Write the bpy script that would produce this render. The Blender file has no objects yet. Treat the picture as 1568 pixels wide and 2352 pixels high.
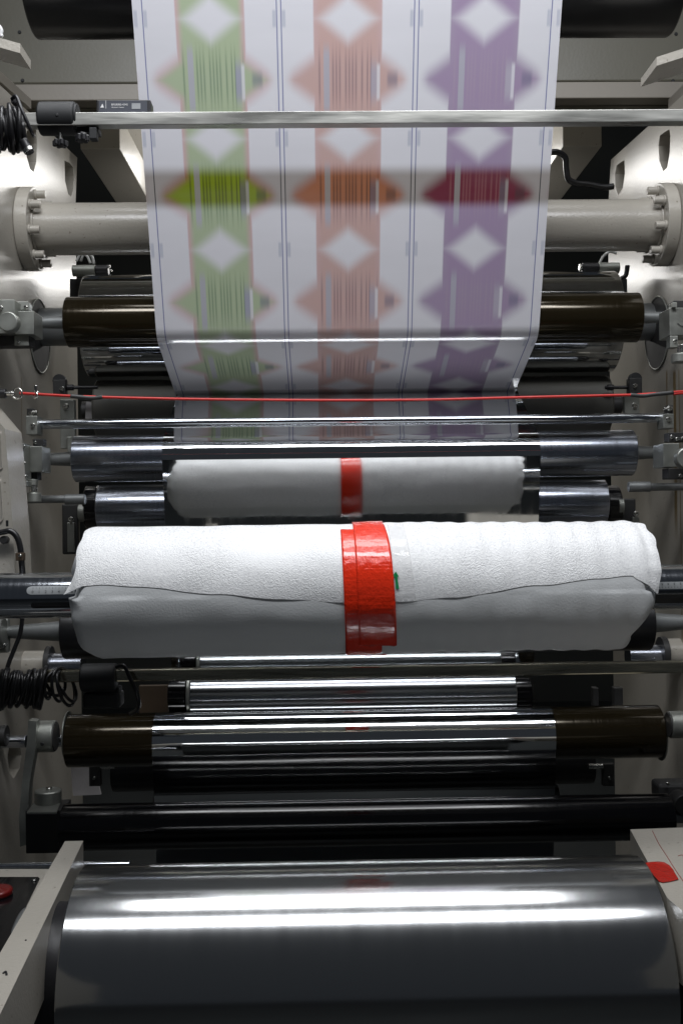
import bpy, bmesh, math, random
from mathutils import Vector, Matrix
from mathutils.geometry import tessellate_polygon
random.seed(7)
PI = math.pi
R = math.radians
S = bpy.context.scene
COL = S.collection
# ------------------------------------------------------------------ camera
YAW, ROLL, CX = 1.1, 0.7, -0.083
cam = bpy.data.cameras.new('camera')
cam.sensor_fit = 'VERTICAL'; cam.sensor_height = 36; cam.lens = 36
cam.clip_start = 0.05; cam.clip_end = 60
co = bpy.data.objects.new('camera', cam); COL.objects.link(co)
CR = Matrix.Rotation(R(-YAW), 4, 'Z') @ Matrix.Rotation(R(90), 4, 'X') @ Matrix.Rotation(R(-ROLL), 4, 'Z')
co.matrix_world = Matrix.Translation((CX, 0, 0)) @ CR
S.camera = co
# ------------------------------------------------------------------ world, lamps, exposure
w = bpy.data.worlds.new('World'); S.world = w; w.use_nodes = True
bg = w.node_tree.nodes['Background']
bg.inputs[0].default_value = (0.75, 0.85, 1.0, 1); bg.inputs[1].default_value = 0.03
S.view_settings.view_transform = 'Standard'; S.view_settings.look = 'None'
S.view_settings.gamma = 1; S.view_settings.use_curve_mapping = False
S.view_settings.exposure = 0.0
try:
    S.cycles.caustics_reflective = True
except Exception: pass

def area(name, loc, target, sx, sy, power, color=(1, 1, 1), spread=180):
    l = bpy.data.lights.new(name, 'AREA'); l.shape = 'RECTANGLE'; l.size = sx; l.size_y = sy
    l.energy = power; l.color = color; l.spread = R(spread)
    o = bpy.data.objects.new(name, l); COL.objects.link(o); o.location = loc
    d = (Vector(target) - Vector(loc)).normalized()
    o.rotation_euler = d.to_track_quat('-Z', 'Y').to_euler()
    return o
area('ceiling_lamp_key', (0.0, 1.0, 1.95), (0.0, 1.85, 0), 2.3, 0.34, 25, (0.97, 0.98, 1.0))
area('ceiling_lamp_mid', (0.0, 2.08, 2.3), (0, 2.12, 0), 1.8, 0.75, 16, (0.97, 0.98, 1.0), 110)
area('ceiling_lamp_hall', (0.0, 0.84, 2.35), (0, 2.4, 0.9), 2.3, 0.42, 20, (0.93, 0.95, 1.0), 120)
area('fill_light_rear_top', (0.0, 3.75, 2.4), (0, 4.1, 1.2), 1.6, 0.15, 16, (1.0, 0.98, 0.95), 130)  # unseen fill added to light the braces and rear transverse beam
area('fill_light_braces', (0.0, 3.6, 0.9), (0, 3.95, 1.5), 0.9, 0.15, 4.5, (1.0, 0.98, 0.95), 160)  # upward fill added out of sight to brighten the brace undersides
area('ceiling_lamp_rear', (0.0, 4.25, 1.42), (0, 2.6, 0.95), 1.2, 0.13, 3.2, (1.0, 0.98, 0.95), 150)
area('ceiling_lamp_rear_low', (0.0, 5.2, 1.19), (0, 2.8, 0.5), 1.2, 0.08, 2.4, (1.0, 0.98, 0.95), 140)

# ------------------------------------------------------------------ pixel helpers (1568 x 2352 reference frame)
F = 2352.0
C0 = Vector((CX, 0, 0)); C3 = CR.to_3x3()
def ray(px, py):
    return C3 @ Vector(((px - 784) / F, -(py - 1176) / F, -1))
def at(px, py, Y):
    d = ray(px, py); return C0 + d * (Y / d.y)
def onX(px, py, X):
    d = ray(px, py); return C0 + d * ((X - CX) / d.x)
def onZ(px, py, z):
    d = ray(px, py); return C0 + d * (z / d.z)
def m(px, Y):            # pixels to metres at depth Y
    return px * Y / F

# ------------------------------------------------------------------ materials
MATS = {}
def newmat(name):
    mt = bpy.data.materials.new(name); mt.use_nodes = True
    MATS[name] = mt
    return mt, mt.node_tree, mt.node_tree.nodes['Principled BSDF']
def setp(b, **k):
    mp = dict(base='Base Color', rough='Roughness', metal='Metallic', spec='Specular IOR Level', coat='Coat Weight',
              coatr='Coat Roughness', trans='Transmission Weight', alpha='Alpha', sss='Subsurface Weight', ior='IOR', sheen='Sheen Weight')
    for a, v in k.items():
        b.inputs[mp[a]].default_value = v if not isinstance(v, tuple) else (v + (1,) if len(v) == 3 else v)
def noise(nt, scale, vec=None, detail=3, rough=0.5, mapscale=None, coord='Object'):
    tc = nt.nodes.new('ShaderNodeTexCoord'); mpn = nt.nodes.new('ShaderNodeMapping')
    if mapscale: mpn.inputs['Scale'].default_value = mapscale
    nt.links.new(tc.outputs[coord], mpn.inputs[0])
    n = nt.nodes.new('ShaderNodeTexNoise'); n.inputs['Scale'].default_value = scale
    n.inputs['Detail'].default_value = detail; n.inputs['Roughness'].default_value = rough
    nt.links.new(mpn.outputs[0], n.inputs[0])
    return n
def bump(nt, b, h, dist, strength=1.0):
    bn = nt.nodes.new('ShaderNodeBump'); bn.inputs['Distance'].default_value = dist; bn.inputs['Strength'].default_value = strength
    nt.links.new(h, bn.inputs['Height']); nt.links.new(bn.outputs[0], b.inputs['Normal'])
def mrange(nt, v, a, b_, c, d):
    n = nt.nodes.new('ShaderNodeMapRange'); nt.links.new(v, n.inputs[0])
    for i, x in enumerate((a, b_, c, d)): n.inputs[i + 1].default_value = x
    return n.outputs[0]
def mixc(nt, fac, a, b_):
    n = nt.nodes.new('ShaderNodeMix'); n.data_type = 'RGBA'
    for sock, v in ((n.inputs['Factor'], fac), (n.inputs[6], a), (n.inputs[7], b_)):
        if isinstance(v, (tuple, list)): sock.default_value = tuple(v) + ((1,) if len(v) == 3 else ())
        elif isinstance(v, (int, float)): sock.default_value = v
        else: nt.links.new(v, sock)
    return n.outputs[2]
def simple(name, base, rough=0.4, metal=0.0, var=0.15, nscale=6, bumpd=0.0, bscale=60, mapscale=None, rvar=0.1, **k):
    mt, nt, b = newmat(name)
    setp(b, base=base, rough=rough, metal=metal, **k)
    n = noise(nt, nscale, mapscale=mapscale, detail=5)
    dark = tuple(c * (1 - var) for c in base); lite = tuple(min(1, c * (1 + var)) for c in base)
    f = mrange(nt, n.outputs[0], 0.3, 0.7, 0, 1)
    nt.links.new(mixc(nt, f, dark, lite), b.inputs['Base Color'])
    nt.links.new(mrange(nt, n.outputs[0], 0.3, 0.7, max(0.02, rough - rvar), min(1, rough + rvar)), b.inputs['Roughness'])
    if bumpd:
        nb = noise(nt, bscale, mapscale=mapscale, detail=2)
        bump(nt, b, nb.outputs[0], bumpd)
    return mt
# cream machine enamel with orange-peel and, on the right frame, dried oil runs
def cream_mat(name, base, stains=None):
    mt, nt, b = newmat(name); setp(b, base=base, rough=0.3, spec=0.5, coat=0.25, coatr=0.2)
    n = noise(nt, 3, detail=6, rough=0.6)
    col = mixc(nt, mrange(nt, n.outputs[0], 0.3, 0.75, 0, 1), tuple(c * 0.84 for c in base), base)
    sp = noise(nt, 90, detail=2)
    col = mixc(nt, mrange(nt, sp.outputs[0], 0.70, 0.74, 0, 0.6), col, (0.12, 0.10, 0.07))
    if stains:
        geo = nt.nodes.new('ShaderNodeNewGeometry'); sx = nt.nodes.new('ShaderNodeSeparateXYZ')
        nt.links.new(geo.outputs['Position'], sx.inputs[0])
        nz = noise(nt, 30, detail=3, mapscale=(1, 1, 0.2), coord='Object')
        for (y0, w_, ztop, zbot) in stains:
            a = nt.nodes.new('ShaderNodeMath'); a.operation = 'SUBTRACT'; nt.links.new(sx.outputs[1], a.inputs[0]); a.inputs[1].default_value = y0
            jit = nt.nodes.new('ShaderNodeMath'); jit.operation = 'MULTIPLY_ADD'; nt.links.new(nz.outputs[0], jit.inputs[0]); jit.inputs[1].default_value = w_ * 1.2
            nt.links.new(a.outputs[0], jit.inputs[2])
            ab = nt.nodes.new('ShaderNodeMath'); ab.operation = 'ABSOLUTE'; nt.links.new(jit.outputs[0], ab.inputs[0])
            f1 = mrange(nt, ab.outputs[0], w_ * 0.7, w_ * 1.1, 0.85, 0)
            f2 = mrange(nt, sx.outputs[2], ztop, ztop + 0.01, 1, 0)
            f3 = mrange(nt, sx.outputs[2], zbot, zbot + 0.1, 0, 1)
            p = nt.nodes.new('ShaderNodeMath'); p.operation = 'MULTIPLY'; nt.links.new(f1, p.inputs[0]); nt.links.new(f2, p.inputs[1])
            q = nt.nodes.new('ShaderNodeMath'); q.operation = 'MULTIPLY'; nt.links.new(p.outputs[0], q.inputs[0]); nt.links.new(f3, q.inputs[1])
            col = mixc(nt, q.outputs[0], col, (0.16, 0.10, 0.02))
    nt.links.new(col, b.inputs['Base Color'])
    nb = noise(nt, 160, detail=2); bump(nt, b, nb.outputs[0], 0.0006)
    return mt
cream_mat('cream_paint', (0.42, 0.395, 0.345))
cream_mat('cream_left', (0.42, 0.395, 0.345), stains=[(2.78, 0.003, 0.37, -0.2)])
cream_mat('cream_right', (0.42, 0.395, 0.345), stains=[(2.80, 0.012, 0.37, -0.1), (2.76, 0.004, 0.37, -0.5), (2.86, 0.006, 0.38, 0.15)])
simple('olive_paint', (0.10, 0.095, 0.072), 0.45, var=0.12, nscale=2, bumpd=0.0002, bscale=120)
simple('dim_paint', (0.20, 0.183, 0.155), 0.45, var=0.12, nscale=2, bumpd=0.0002, bscale=120)
def turned(name, base, rough, metal=1.0, rings=0.0002, coat=0.0, ringsc=180, streak=0.06, anis=0.0):
    mt, nt, b = newmat(name); setp(b, base=base, rough=rough, metal=metal, coat=coat, coatr=0.08)
    n = noise(nt, 1.0, mapscale=(ringsc, 2.0, 2.0), detail=3)
    n2 = noise(nt, 1.0, mapscale=(4, 60, 60), detail=4)
    nt.links.new(mrange(nt, n.outputs[0], 0.3, 0.7, max(0.02, rough - streak), rough + streak), b.inputs['Roughness'])
    c = mixc(nt, mrange(nt, n.outputs[0], 0.35, 0.65, 0, 1), tuple(x * 0.95 for x in base), base)
    c = mixc(nt, mrange(nt, n2.outputs[0], 0.62, 0.8, 0, 0.2), c, tuple(x * 0.6 for x in base))
    nt.links.new(c, b.inputs['Base Color'])
    bump(nt, b, n.outputs[0], rings * 0.4)
    return mt
turned('chrome', (0.62, 0.65, 0.70), 0.12, rings=0.00002, streak=0.03)
turned('satin_chrome', (0.46, 0.49, 0.56), 0.20, rings=0.00003, streak=0.03)
simple('soft_chrome', (0.42, 0.44, 0.46), 0.19, 1.0, var=0.03, rvar=0.02, nscale=2)
turned('brown_anodised', (0.028, 0.021, 0.010), 0.13, metal=0.6, rings=0.00008, coat=0.25)
simple('black_roller', (0.007, 0.007, 0.008), 0.34, var=0.2, rvar=0.04, nscale=3)
turned('black_gloss', (0.004, 0.004, 0.005), 0.14, metal=0.0, rings=0.00005)
turned('rubber_grey', (0.10, 0.098, 0.085), 0.55, metal=0.0, rings=0.0001)
turned('mirror_roll', (0.55, 0.56, 0.56), 0.045, rings=0.00002, ringsc=40, streak=0.02)
simple('aluminium', (0.30, 0.31, 0.285), 0.42, 0.75, var=0.15, nscale=20, bumpd=0.0002, bscale=200)
simple('shaft_grey', (0.20, 0.21, 0.21), 0.42, 0.55, var=0.12, nscale=12, bumpd=0.0001)
simple('dark_disc', (0.03, 0.03, 0.03), 0.5, 0.2)
simple('bar_metal', (0.46, 0.46, 0.43), 0.34, 0.8, var=0.16, nscale=5, mapscale=(1, 8, 8), bumpd=0.0003, bscale=12, rvar=0.12)
simple('bar_brass', (0.52, 0.49, 0.38), 0.16, 0.95, var=0.2, nscale=5, mapscale=(1, 9, 9), bumpd=0.0004, bscale=8, rvar=0.06)
simple('black_plastic', (0.010, 0.010, 0.012), 0.38, var=0.3)
simple('matt_black', (0.007, 0.008, 0.009), 0.6, var=0.3)
simple('cable_black', (0.010, 0.010, 0.011), 0.35, bumpd=0.0002, bscale=300)
simple('hose_clear', (0.35, 0.36, 0.35), 0.15, var=0.2)
simple('screw_zinc', (0.55, 0.55, 0.52), 0.22, 1.0, nscale=50)
simple('red_rope', (0.5, 0.02, 0.015), 0.4, bumpd=0.0004, bscale=260, var=0.1)
simple('sleeve_grey', (0.045, 0.045, 0.045), 0.5)
simple('red_button', (0.12, 0.005, 0.004), 0.3)
simple('label_face', (0.035, 0.040, 0.055), 0.5)
simple('white_ink', (0.6, 0.6, 0.6), 0.5)
simple('grey_ink', (0.25, 0.26, 0.27), 0.5)
simple('black_ink', (0.01, 0.01, 0.012), 0.5)
simple('sticker', (0.42, 0.44, 0.45), 0.35, 0.3, nscale=3)
simple('pen_red', (0.25, 0.04, 0.03), 0.6)
simple('green_print', (0.01, 0.22, 0.07), 0.35)
simple('floor_mat', (0.03, 0.033, 0.033), 0.5, nscale=2, bumpd=0.001)
simple('hall_wall', (0.05, 0.052, 0.045), 0.7, nscale=1)
simple('cloth_grey', (0.25, 0.24, 0.24), 0.8, bumpd=0.002, bscale=30)
simple('paper_brown', (0.045, 0.028, 0.014), 0.7)
# film / foil
def film(name, base, rough, wav, coat=0, rv=0.02):
    mt, nt, b = newmat(name); setp(b, base=base, rough=rough, metal=1.0, coat=coat)
    n = noise(nt, 1.0, mapscale=(1.2, 9, 9), detail=2); n2 = noise(nt, 1.0, mapscale=(60, 3, 3), detail=2)
    a = nt.nodes.new('ShaderNodeMath'); a.operation = 'MULTIPLY_ADD'
    nt.links.new(n2.outputs[0], a.inputs[0]); a.inputs[1].default_value = 0.005; nt.links.new(n.outputs[0], a.inputs[2])
    bump(nt, b, a.outputs[0], wav)
    nt.links.new(mrange(nt, n2.outputs[0], 0.35, 0.65, max(0.01, rough - rv), rough + rv), b.inputs['Roughness'])
    return mt
film('foil', (0.80, 0.81, 0.81), 0.05, 0.0008)
film('foil_roll', (0.48, 0.49, 0.495), 0.14, 0.00012, rv=0.006)
MATS['foil_roll'].node_tree.nodes['Principled BSDF'].inputs['Metallic'].default_value = 0.975
# foam
mt, nt, b = newmat('foam'); setp(b, base=(0.80, 0.81, 0.81), rough=0.45, spec=0.45)
v = nt.nodes.new('ShaderNodeTexVoronoi'); v.inputs['Scale'].default_value = 420
tc = nt.nodes.new('ShaderNodeTexCoord'); nt.links.new(tc.outputs['Object'], v.inputs[0])
nn = noise(nt, 240, detail=3)
ad = nt.nodes.new('ShaderNodeMath'); ad.operation = 'ADD'; nt.links.new(v.outputs[0], ad.inputs[0]); nt.links.new(nn.outputs[0], ad.inputs[1])
lowf = noise(nt, 7, detail=3)
mul = nt.nodes.new('ShaderNodeMath'); mul.operation = 'MULTIPLY'; nt.links.new(ad.outputs[0], mul.inputs[0]); nt.links.new(mrange(nt, lowf.outputs[0], 0.35, 0.65, 0.35, 1.3), mul.inputs[1])
cr = noise(nt, 1, mapscale=(26, 5, 5), detail=5, rough=0.6)
ma2 = nt.nodes.new('ShaderNodeMath'); ma2.operation = 'MULTIPLY_ADD'; nt.links.new(cr.outputs[0], ma2.inputs[0]); ma2.inputs[1].default_value = 0.5; nt.links.new(mul.outputs[0], ma2.inputs[2])
bump(nt, b, ma2.outputs[0], 0.0009, 0.8)
nt.links.new(mixc(nt, mrange(nt, nn.outputs[0], 0.35, 0.65, 0, 1), (0.74, 0.75, 0.76), (0.88, 0.89, 0.89)), b.inputs['Base Color'])
nt.links.new(mrange(nt, nn.outputs[0], 0.35, 0.65, 0.25, 0.6), b.inputs['Roughness'])
mt, nt, b = newmat('foam_shaded'); setp(b, base=(0.72, 0.74, 0.745), rough=0.5, spec=0.35)  # same foam as the sheet, base darkened to deepen shade below the flap
nn = noise(nt, 300, detail=3); cr = noise(nt, 1, mapscale=(22, 7, 7), detail=6, rough=0.6)
ma2 = nt.nodes.new('ShaderNodeMath'); ma2.operation = 'MULTIPLY_ADD'; nt.links.new(cr.outputs[0], ma2.inputs[0]); ma2.inputs[1].default_value = 0.8; nt.links.new(nn.outputs[0], ma2.inputs[2])
bump(nt, b, ma2.outputs[0], 0.0005)
# tape
def tape(name, base, **k):
    mt, nt, b = newmat(name); setp(b, base=base, rough=0.16, spec=0.4, coat=0.6, coatr=0.02, **k)
    n = noise(nt, 1, mapscale=(90, 60, 60), detail=4, rough=0.65)
    n2 = noise(nt, 1, mapscale=(12, 220, 220), detail=2)
    a = nt.nodes.new('ShaderNodeMath'); a.operation = 'MULTIPLY_ADD'; nt.links.new(n2.outputs[0], a.inputs[0]); a.inputs[1].default_value = 0.25
    nt.links.new(n.outputs[0], a.inputs[2]); bump(nt, b, a.outputs[0], 0.0024)
    return mt
tape('red_tape', (0.78, 0.035, 0.010)); tape('red_tape_flat', (0.42, 0.012, 0.006))
mt = tape('clear_tape', (0.9, 0.9, 0.9)); mt.node_tree.nodes['Principled BSDF'].inputs['Alpha'].default_value = 0.22

# --- expression helper for the printed web
class E:
    nt = None
    def __init__(s, v): s.v = v
    def _op(s, op, *o, clamp=False):
        n = E.nt.nodes.new('ShaderNodeMath'); n.operation = op; n.use_clamp = clamp
        for i, x in enumerate((s,) + o):
            x = x.v if isinstance(x, E) else x
            if isinstance(x, (int, float)): n.inputs[i].default_value = x
            else: E.nt.links.new(x, n.inputs[i])
        return E(n.outputs[0])
    def __add__(s, o): return s._op('ADD', o)
    def __sub__(s, o): return s._op('SUBTRACT', o)
    def __mul__(s, o): return s._op('MULTIPLY', o)
    def __truediv__(s, o): return s._op('DIVIDE', o)
    def abs(s): return s._op('ABSOLUTE')
    def max(s, o): return s._op('MAXIMUM', o)
    def min(s, o): return s._op('MINIMUM', o)
    def floor(s): return s._op('FLOOR')
    def inv(s): return E(1.0)._op('SUBTRACT', s)
    def ss(s, a, b_):            # smoothstep from a (0) to b (1)
        n = E.nt.nodes.new('ShaderNodeMapRange'); n.interpolation_type = 'SMOOTHSTEP'
        E.nt.links.new(s.v, n.inputs[0]); lo, hi, c, d = (a, b_, 0, 1) if a < b_ else (b_, a, 1, 0)
        for i, x in enumerate((lo, hi, c, d)): n.inputs[i + 1].default_value = x
        return E(n.outputs[0])
WEBW = 0.975
WEB_D0 = 0.0       # arc position of a white diamond (set below)
def web_material(sdiam, period, dark_refl0, dark_refl1):
    mt, nt, b = newmat('printed_web'); E.nt = nt
    setp(b, base=(0.8, 0.8, 0.8), rough=0.22, spec=0.5, coat=0.3, coatr=0.15)
    uv = nt.nodes.new('ShaderNodeUVMap'); uv.uv_map = 'UVMap'
    sp = nt.nodes.new('ShaderNodeSeparateXYZ'); nt.links.new(uv.outputs[0], sp.inputs[0])
    u = E(sp.outputs[0]); s = E(sp.outputs[1])
    # lanes: u from -0.5..0.5, printed width 0.965
    g = (u - 0.5) * (1 / 0.965) + 0.5
    l3 = g * 3.0; lane = l3.floor(); f = (l3 - lane) * 2.0 - 1.0        # -1..1 in a lane
    vv = f + 0.0
    ph = (s - sdiam) * (1.0 / period); k = ph.floor(); t = ph - k - 0.5      # arrow centre at t = 0, diamonds at +-0.5
    av, atm = vv.abs(), t.abs()
    dd = (atm * -1.0) + 0.5                                   # distance from diamond centre
    colm = av.ss(0.515, 0.485)
    arrow = (av + atm * 2.3).ss(1.16, 0.70) * av.ss(0.97, 0.78)
    body = colm.max(arrow)
    inner = av.ss(0.51, 0.38).max((av + atm * 2.3).ss(0.98, 0.62))
    dia = (av * 2.35 + dd * 5.0).ss(1.38, 0.52)
    ramp = nt.nodes.new('ShaderNodeValToRGB'); ramp.color_ramp.interpolation = 'LINEAR'
    lines = [-0.22, -0.17, -0.12, -0.03, 0.02, 0.07, 0.12, 0.21, 0.25, 0.29, 0.34, -0.42, 0.47]
    els = ramp.color_ramp.elements; els[0].position = 0; els[0].color = (0, 0, 0, 1); els[1].position = 1; els[1].color = (0, 0, 0, 1)
    for x in sorted(lines)[:9]:
        p = (x + 1) / 2
        for dx, c in ((-0.011, 0), (0.0, 1), (0.011, 0)):
            if len(els) < 31:
                e = els.new(p + dx); e.color = (c, c, c, 1)
    pos = (vv + 1.0) * 0.5
    nt.links.new(pos.v, ramp.inputs[0])
    rline = E(ramp.outputs[0])
    extra = (vv - 0.29).abs().ss(0.02, 0.0).max((vv - 0.34).abs().ss(0.02, 0.0)).max((vv - 0.46).abs().ss(0.02, 0.0) * 0.6)
    linem = (rline.max(extra)) * t.ss(-0.36, -0.06) * t.ss(0.36, 0.05) * 0.8
    bar1 = (vv + 0.315).abs().ss(0.052, 0.035) * t.ss(-0.34, -0.18) * t.ss(0.34, 0.20)
    bar2 = (vv - 0.385).abs().ss(0.055, 0.03) * t.ss(-0.22, -0.04) * t.ss(0.26, 0.08) * 0.75
    bar2w = (vv - 0.45).abs().ss(0.035, 0.015) * t.ss(-0.16, -0.10) * t.ss(0.20, 0.14)
    tag = (vv - 0.66).abs().ss(0.10, 0.05) * t.abs().ss(0.11, 0.0)
    band = s.ss(dark_refl0 - 0.014, dark_refl0 + 0.02) * s.ss(dark_refl1 + 0.014, dark_refl1 - 0.016)  # darker stripe: a dark gloss reflection painted into the print colours
    L0 = lane.ss(0.9, 0.4); L2 = lane.ss(1.4, 1.6)
    def lanecol(a, b_, c):
        x = mixc(nt, L0.v, b_, a); return mixc(nt, L2.v, x, c)
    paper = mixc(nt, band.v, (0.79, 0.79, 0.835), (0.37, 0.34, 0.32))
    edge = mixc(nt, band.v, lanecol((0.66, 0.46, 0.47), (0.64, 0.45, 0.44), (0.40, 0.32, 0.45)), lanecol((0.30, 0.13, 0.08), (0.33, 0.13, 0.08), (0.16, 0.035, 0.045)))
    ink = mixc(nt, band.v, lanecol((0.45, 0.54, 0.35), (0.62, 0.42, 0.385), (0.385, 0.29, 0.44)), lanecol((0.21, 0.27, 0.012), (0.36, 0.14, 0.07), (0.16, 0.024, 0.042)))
    c = mixc(nt, body.v, paper, mixc(nt, inner.v, edge, ink))
    c = mixc(nt, dia.v, c, paper)
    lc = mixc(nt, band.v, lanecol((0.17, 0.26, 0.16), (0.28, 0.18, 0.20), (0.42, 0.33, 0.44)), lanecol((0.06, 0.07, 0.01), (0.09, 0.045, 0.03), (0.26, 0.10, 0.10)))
    c = mixc(nt, (linem * body).v, c, lc)
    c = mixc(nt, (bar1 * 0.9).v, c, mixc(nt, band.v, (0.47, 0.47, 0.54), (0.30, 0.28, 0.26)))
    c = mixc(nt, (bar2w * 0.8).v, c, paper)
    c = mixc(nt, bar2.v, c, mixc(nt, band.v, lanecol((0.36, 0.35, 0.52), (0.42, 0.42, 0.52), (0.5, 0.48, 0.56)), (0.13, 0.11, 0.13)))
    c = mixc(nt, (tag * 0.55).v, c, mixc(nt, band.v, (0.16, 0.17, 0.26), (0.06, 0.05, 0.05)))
    c = mixc(nt, (band.inv() * 0.04).v, c, (0.62, 0.60, 0.66))  # pale gloss veil painted over the inks outside the stripe
    # blue guide lines between the lanes and along both edges
    ln = (av - 0.968).abs().ss(0.011, 0.005) * g.ss(0.0, 0.004) * g.ss(1.0, 0.996)
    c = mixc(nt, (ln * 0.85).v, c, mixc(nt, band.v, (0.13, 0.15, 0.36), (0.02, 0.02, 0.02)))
    reg = (av - 0.93).abs().ss(0.03, 0.02) * dd.ss(0.085, 0.05)
    c = mixc(nt, (reg * 0.3).v, c, (0.14, 0.2, 0.36))
    nz = noise(nt, 1.0, mapscale=(2, 2, 14), detail=3, coord='Object')
    c = mixc(nt, mrange(nt, nz.outputs[0], 0.35, 0.7, 0, 0.10), c, (0.40, 0.41, 0.44))
    nt.links.new(c, b.inputs['Base Color'])
    return mt

# ------------------------------------------------------------------ mesh builder
def fr(d):
    d = Vector(d).normalized(); up = Vector((0, 0, 1)) if abs(d.z) < 0.9 else Vector((0, 1, 0))
    x = d.cross(up).normalized(); y = x.cross(d).normalized()
    return x, y, d
class MB:
    def __init__(s): s.v = []; s.f = []; s.sm = []; s.uv = None
    def add(s, vs, fs, smooth=False):
        o = len(s.v); s.v += [Vector(p) for p in vs]
        for f in fs: s.f.append(tuple(i + o for i in f)); s.sm.append(smooth)
        return s
    def box(s, c, size, rot=None, bev=0.0015):
        bm = bmesh.new(); bmesh.ops.create_cube(bm, size=1)
        for v_ in bm.verts: v_.co = Vector((v_.co.x * size[0], v_.co.y * size[1], v_.co.z * size[2]))
        bv = min(bev, min(size) * 0.3)
        if bv > 0: bmesh.ops.bevel(bm, geom=list(bm.edges), offset=bv, segments=2, affect='EDGES', profile=0.5)
        bm.verts.ensure_lookup_table()
        M = rot.to_3x3() if rot is not None else Matrix.Identity(3)
        s.add([M @ v_.co + Vector(c) for v_ in bm.verts], [[v_.index for v_ in f.verts] for f in bm.faces]); bm.free()
        return s
    def boxp(s, x0, y0, x1, y1, Y, d, bev=0.0015):      # front face at depth Y covers the pixel rectangle
        a, b_ = at(x0, y0, Y), at(x1, y1, Y); c0 = at((x0 + x1) / 2, (y0 + y1) / 2, Y)
        return s.box((c0.x, Y + d / 2, c0.z), (abs(m(x1 - x0, Y)), d, abs(m(y1 - y0, Y))), bev=bev)
    def beam(s, p0, p1, w_, h, bev=0.002):
        p0, p1 = Vector(p0), Vector(p1); x, y, d = fr(p1 - p0)
        M = Matrix((x, y, d)).transposed()
        return s.box((p0 + p1) / 2, (w_, h, (p1 - p0).length), M, bev)
    def lathe(s, p0, d, groups, n=64):
        x, y, d = fr(d); p0 = Vector(p0)
        for g in groups:
            vs = []; 
            for t, r in g:
                for i in range(n):
                    a = 2 * PI * i / n; vs.append(p0 + d * t + (x * math.cos(a) + y * math.sin(a)) * max(r, 1e-5))
            fs = []
            for j in range(len(g) - 1):
                for i in range(n):
                    k = (i + 1) % n; fs.append((j * n + i, j * n + k, (j + 1) * n + k, (j + 1) * n + i))
            s.add(vs, fs, True)
        return s
    def cyl(s, p0, p1, r0, r1=None, bev=0.0015, n=48, caps=True):
        p0, p1 = Vector(p0), Vector(p1); L = (p1 - p0).length; r1 = r0 if r1 is None else r1
        bev = min(bev, L * 0.3, r0 * 0.4, r1 * 0.4)
        g = []
        if caps: g.append([(0, 0), (0, r0 - bev)])
        g.append([(0, r0 - bev), (bev * 0.3, r0 - bev * 0.3), (bev, r0)]); g.append([(bev, r0), (L - bev, r1)])
        g.append([(L - bev, r1), (L - bev * 0.3, r1 - bev * 0.3), (L, r1 - bev)])
        if caps: g.append([(L, r1 - bev), (L, 0)])
        return s.lathe(p0, p1 - p0, g, n)
    def cylx(s, x0, x1, cy, r, Y, r1=None, bev=0.0015, n=48):   # cylinder along X, pixels
        a, b_ = at(x0, cy, Y), at(x1, cy, Y); z = (a.z + b_.z) / 2
        return s.cyl((a.x, Y, z), (b_.x, Y, z), m(r, Y), None if r1 is None else m(r1, Y), bev, n)
    def cyly(s, cx, cy, r, Y, d, bev=0.0015, n=32):
        c = at(cx, cy, Y); return s.cyl(c, c + Vector((0, d, 0)), m(r, Y), None, bev, n)
    def cylz(s, cx, y0, y1, r, Y, r1=None, bev=0.0015, n=32):
        a, b_ = at(cx, y0, Y), at(cx, y1, Y); b_.x = a.x
        return s.cyl(a, b_, m(r, Y), None if r1 is None else m(r1, Y), bev, n)
    def tube(s, pts, r, n=10, sub=6, closed=False):
        P = [Vector(p) for p in pts]; Q = []
        if sub > 1 and len(P) > 2:
            N = len(P)
            for i in range(N - 1):
                p0, p1, p2, p3 = P[max(i - 1, 0)], P[i], P[i + 1], P[min(i + 2, N - 1)]
                for k in range(sub):
                    t = k / sub
                    Q.append(0.5 * ((2 * p1) + (p2 - p0) * t + (2 * p0 - 5 * p1 + 4 * p2 - p3) * t * t + (3 * p1 - p0 - 3 * p2 + p3) * t ** 3))
            Q.append(P[-1])
        else: Q = P
        vs = []; d = (Q[1] - Q[0]).normalized(); x, y, _ = fr(d)
        for i, q in enumerate(Q):
            d2 = (Q[min(i + 1, len(Q) - 1)] - Q[max(i - 1, 0)]).normalized()
            x = (x - d2 * x.dot(d2)).normalized(); y = d2.cross(x)
            for k in range(n): a = 2 * PI * k / n; vs.append(q + (x * math.cos(a) + y * math.sin(a)) * r)
        fs = [(j * n + i, j * n + (i + 1) % n, (j + 1) * n + (i + 1) % n, (j + 1) * n + i) for j in range(len(Q) - 1) for i in range(n)]
        fs += [tuple(range(n))[::-1], tuple(range((len(Q) - 1) * n, len(Q) * n))]
        return s.add(vs, fs, True)
    def torus(s, c, R_, r, axis=(0, 1, 0), n=40, k=10):
        x, y, d = fr(axis); c = Vector(c); vs = []; 
        for i in range(n):
            a = 2 * PI * i / n; e = x * math.cos(a) + y * math.sin(a)
            for j in range(k): b_ = 2 * PI * j / k; vs.append(c + e * (R_ + r * math.cos(b_)) + d * r * math.sin(b_))
        return s.add(vs, [(i * k + j, i * k + (j + 1) % k, ((i + 1) % n) * k + (j + 1) % k, ((i + 1) % n) * k + j) for i in range(n) for j in range(k)], True)
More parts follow.
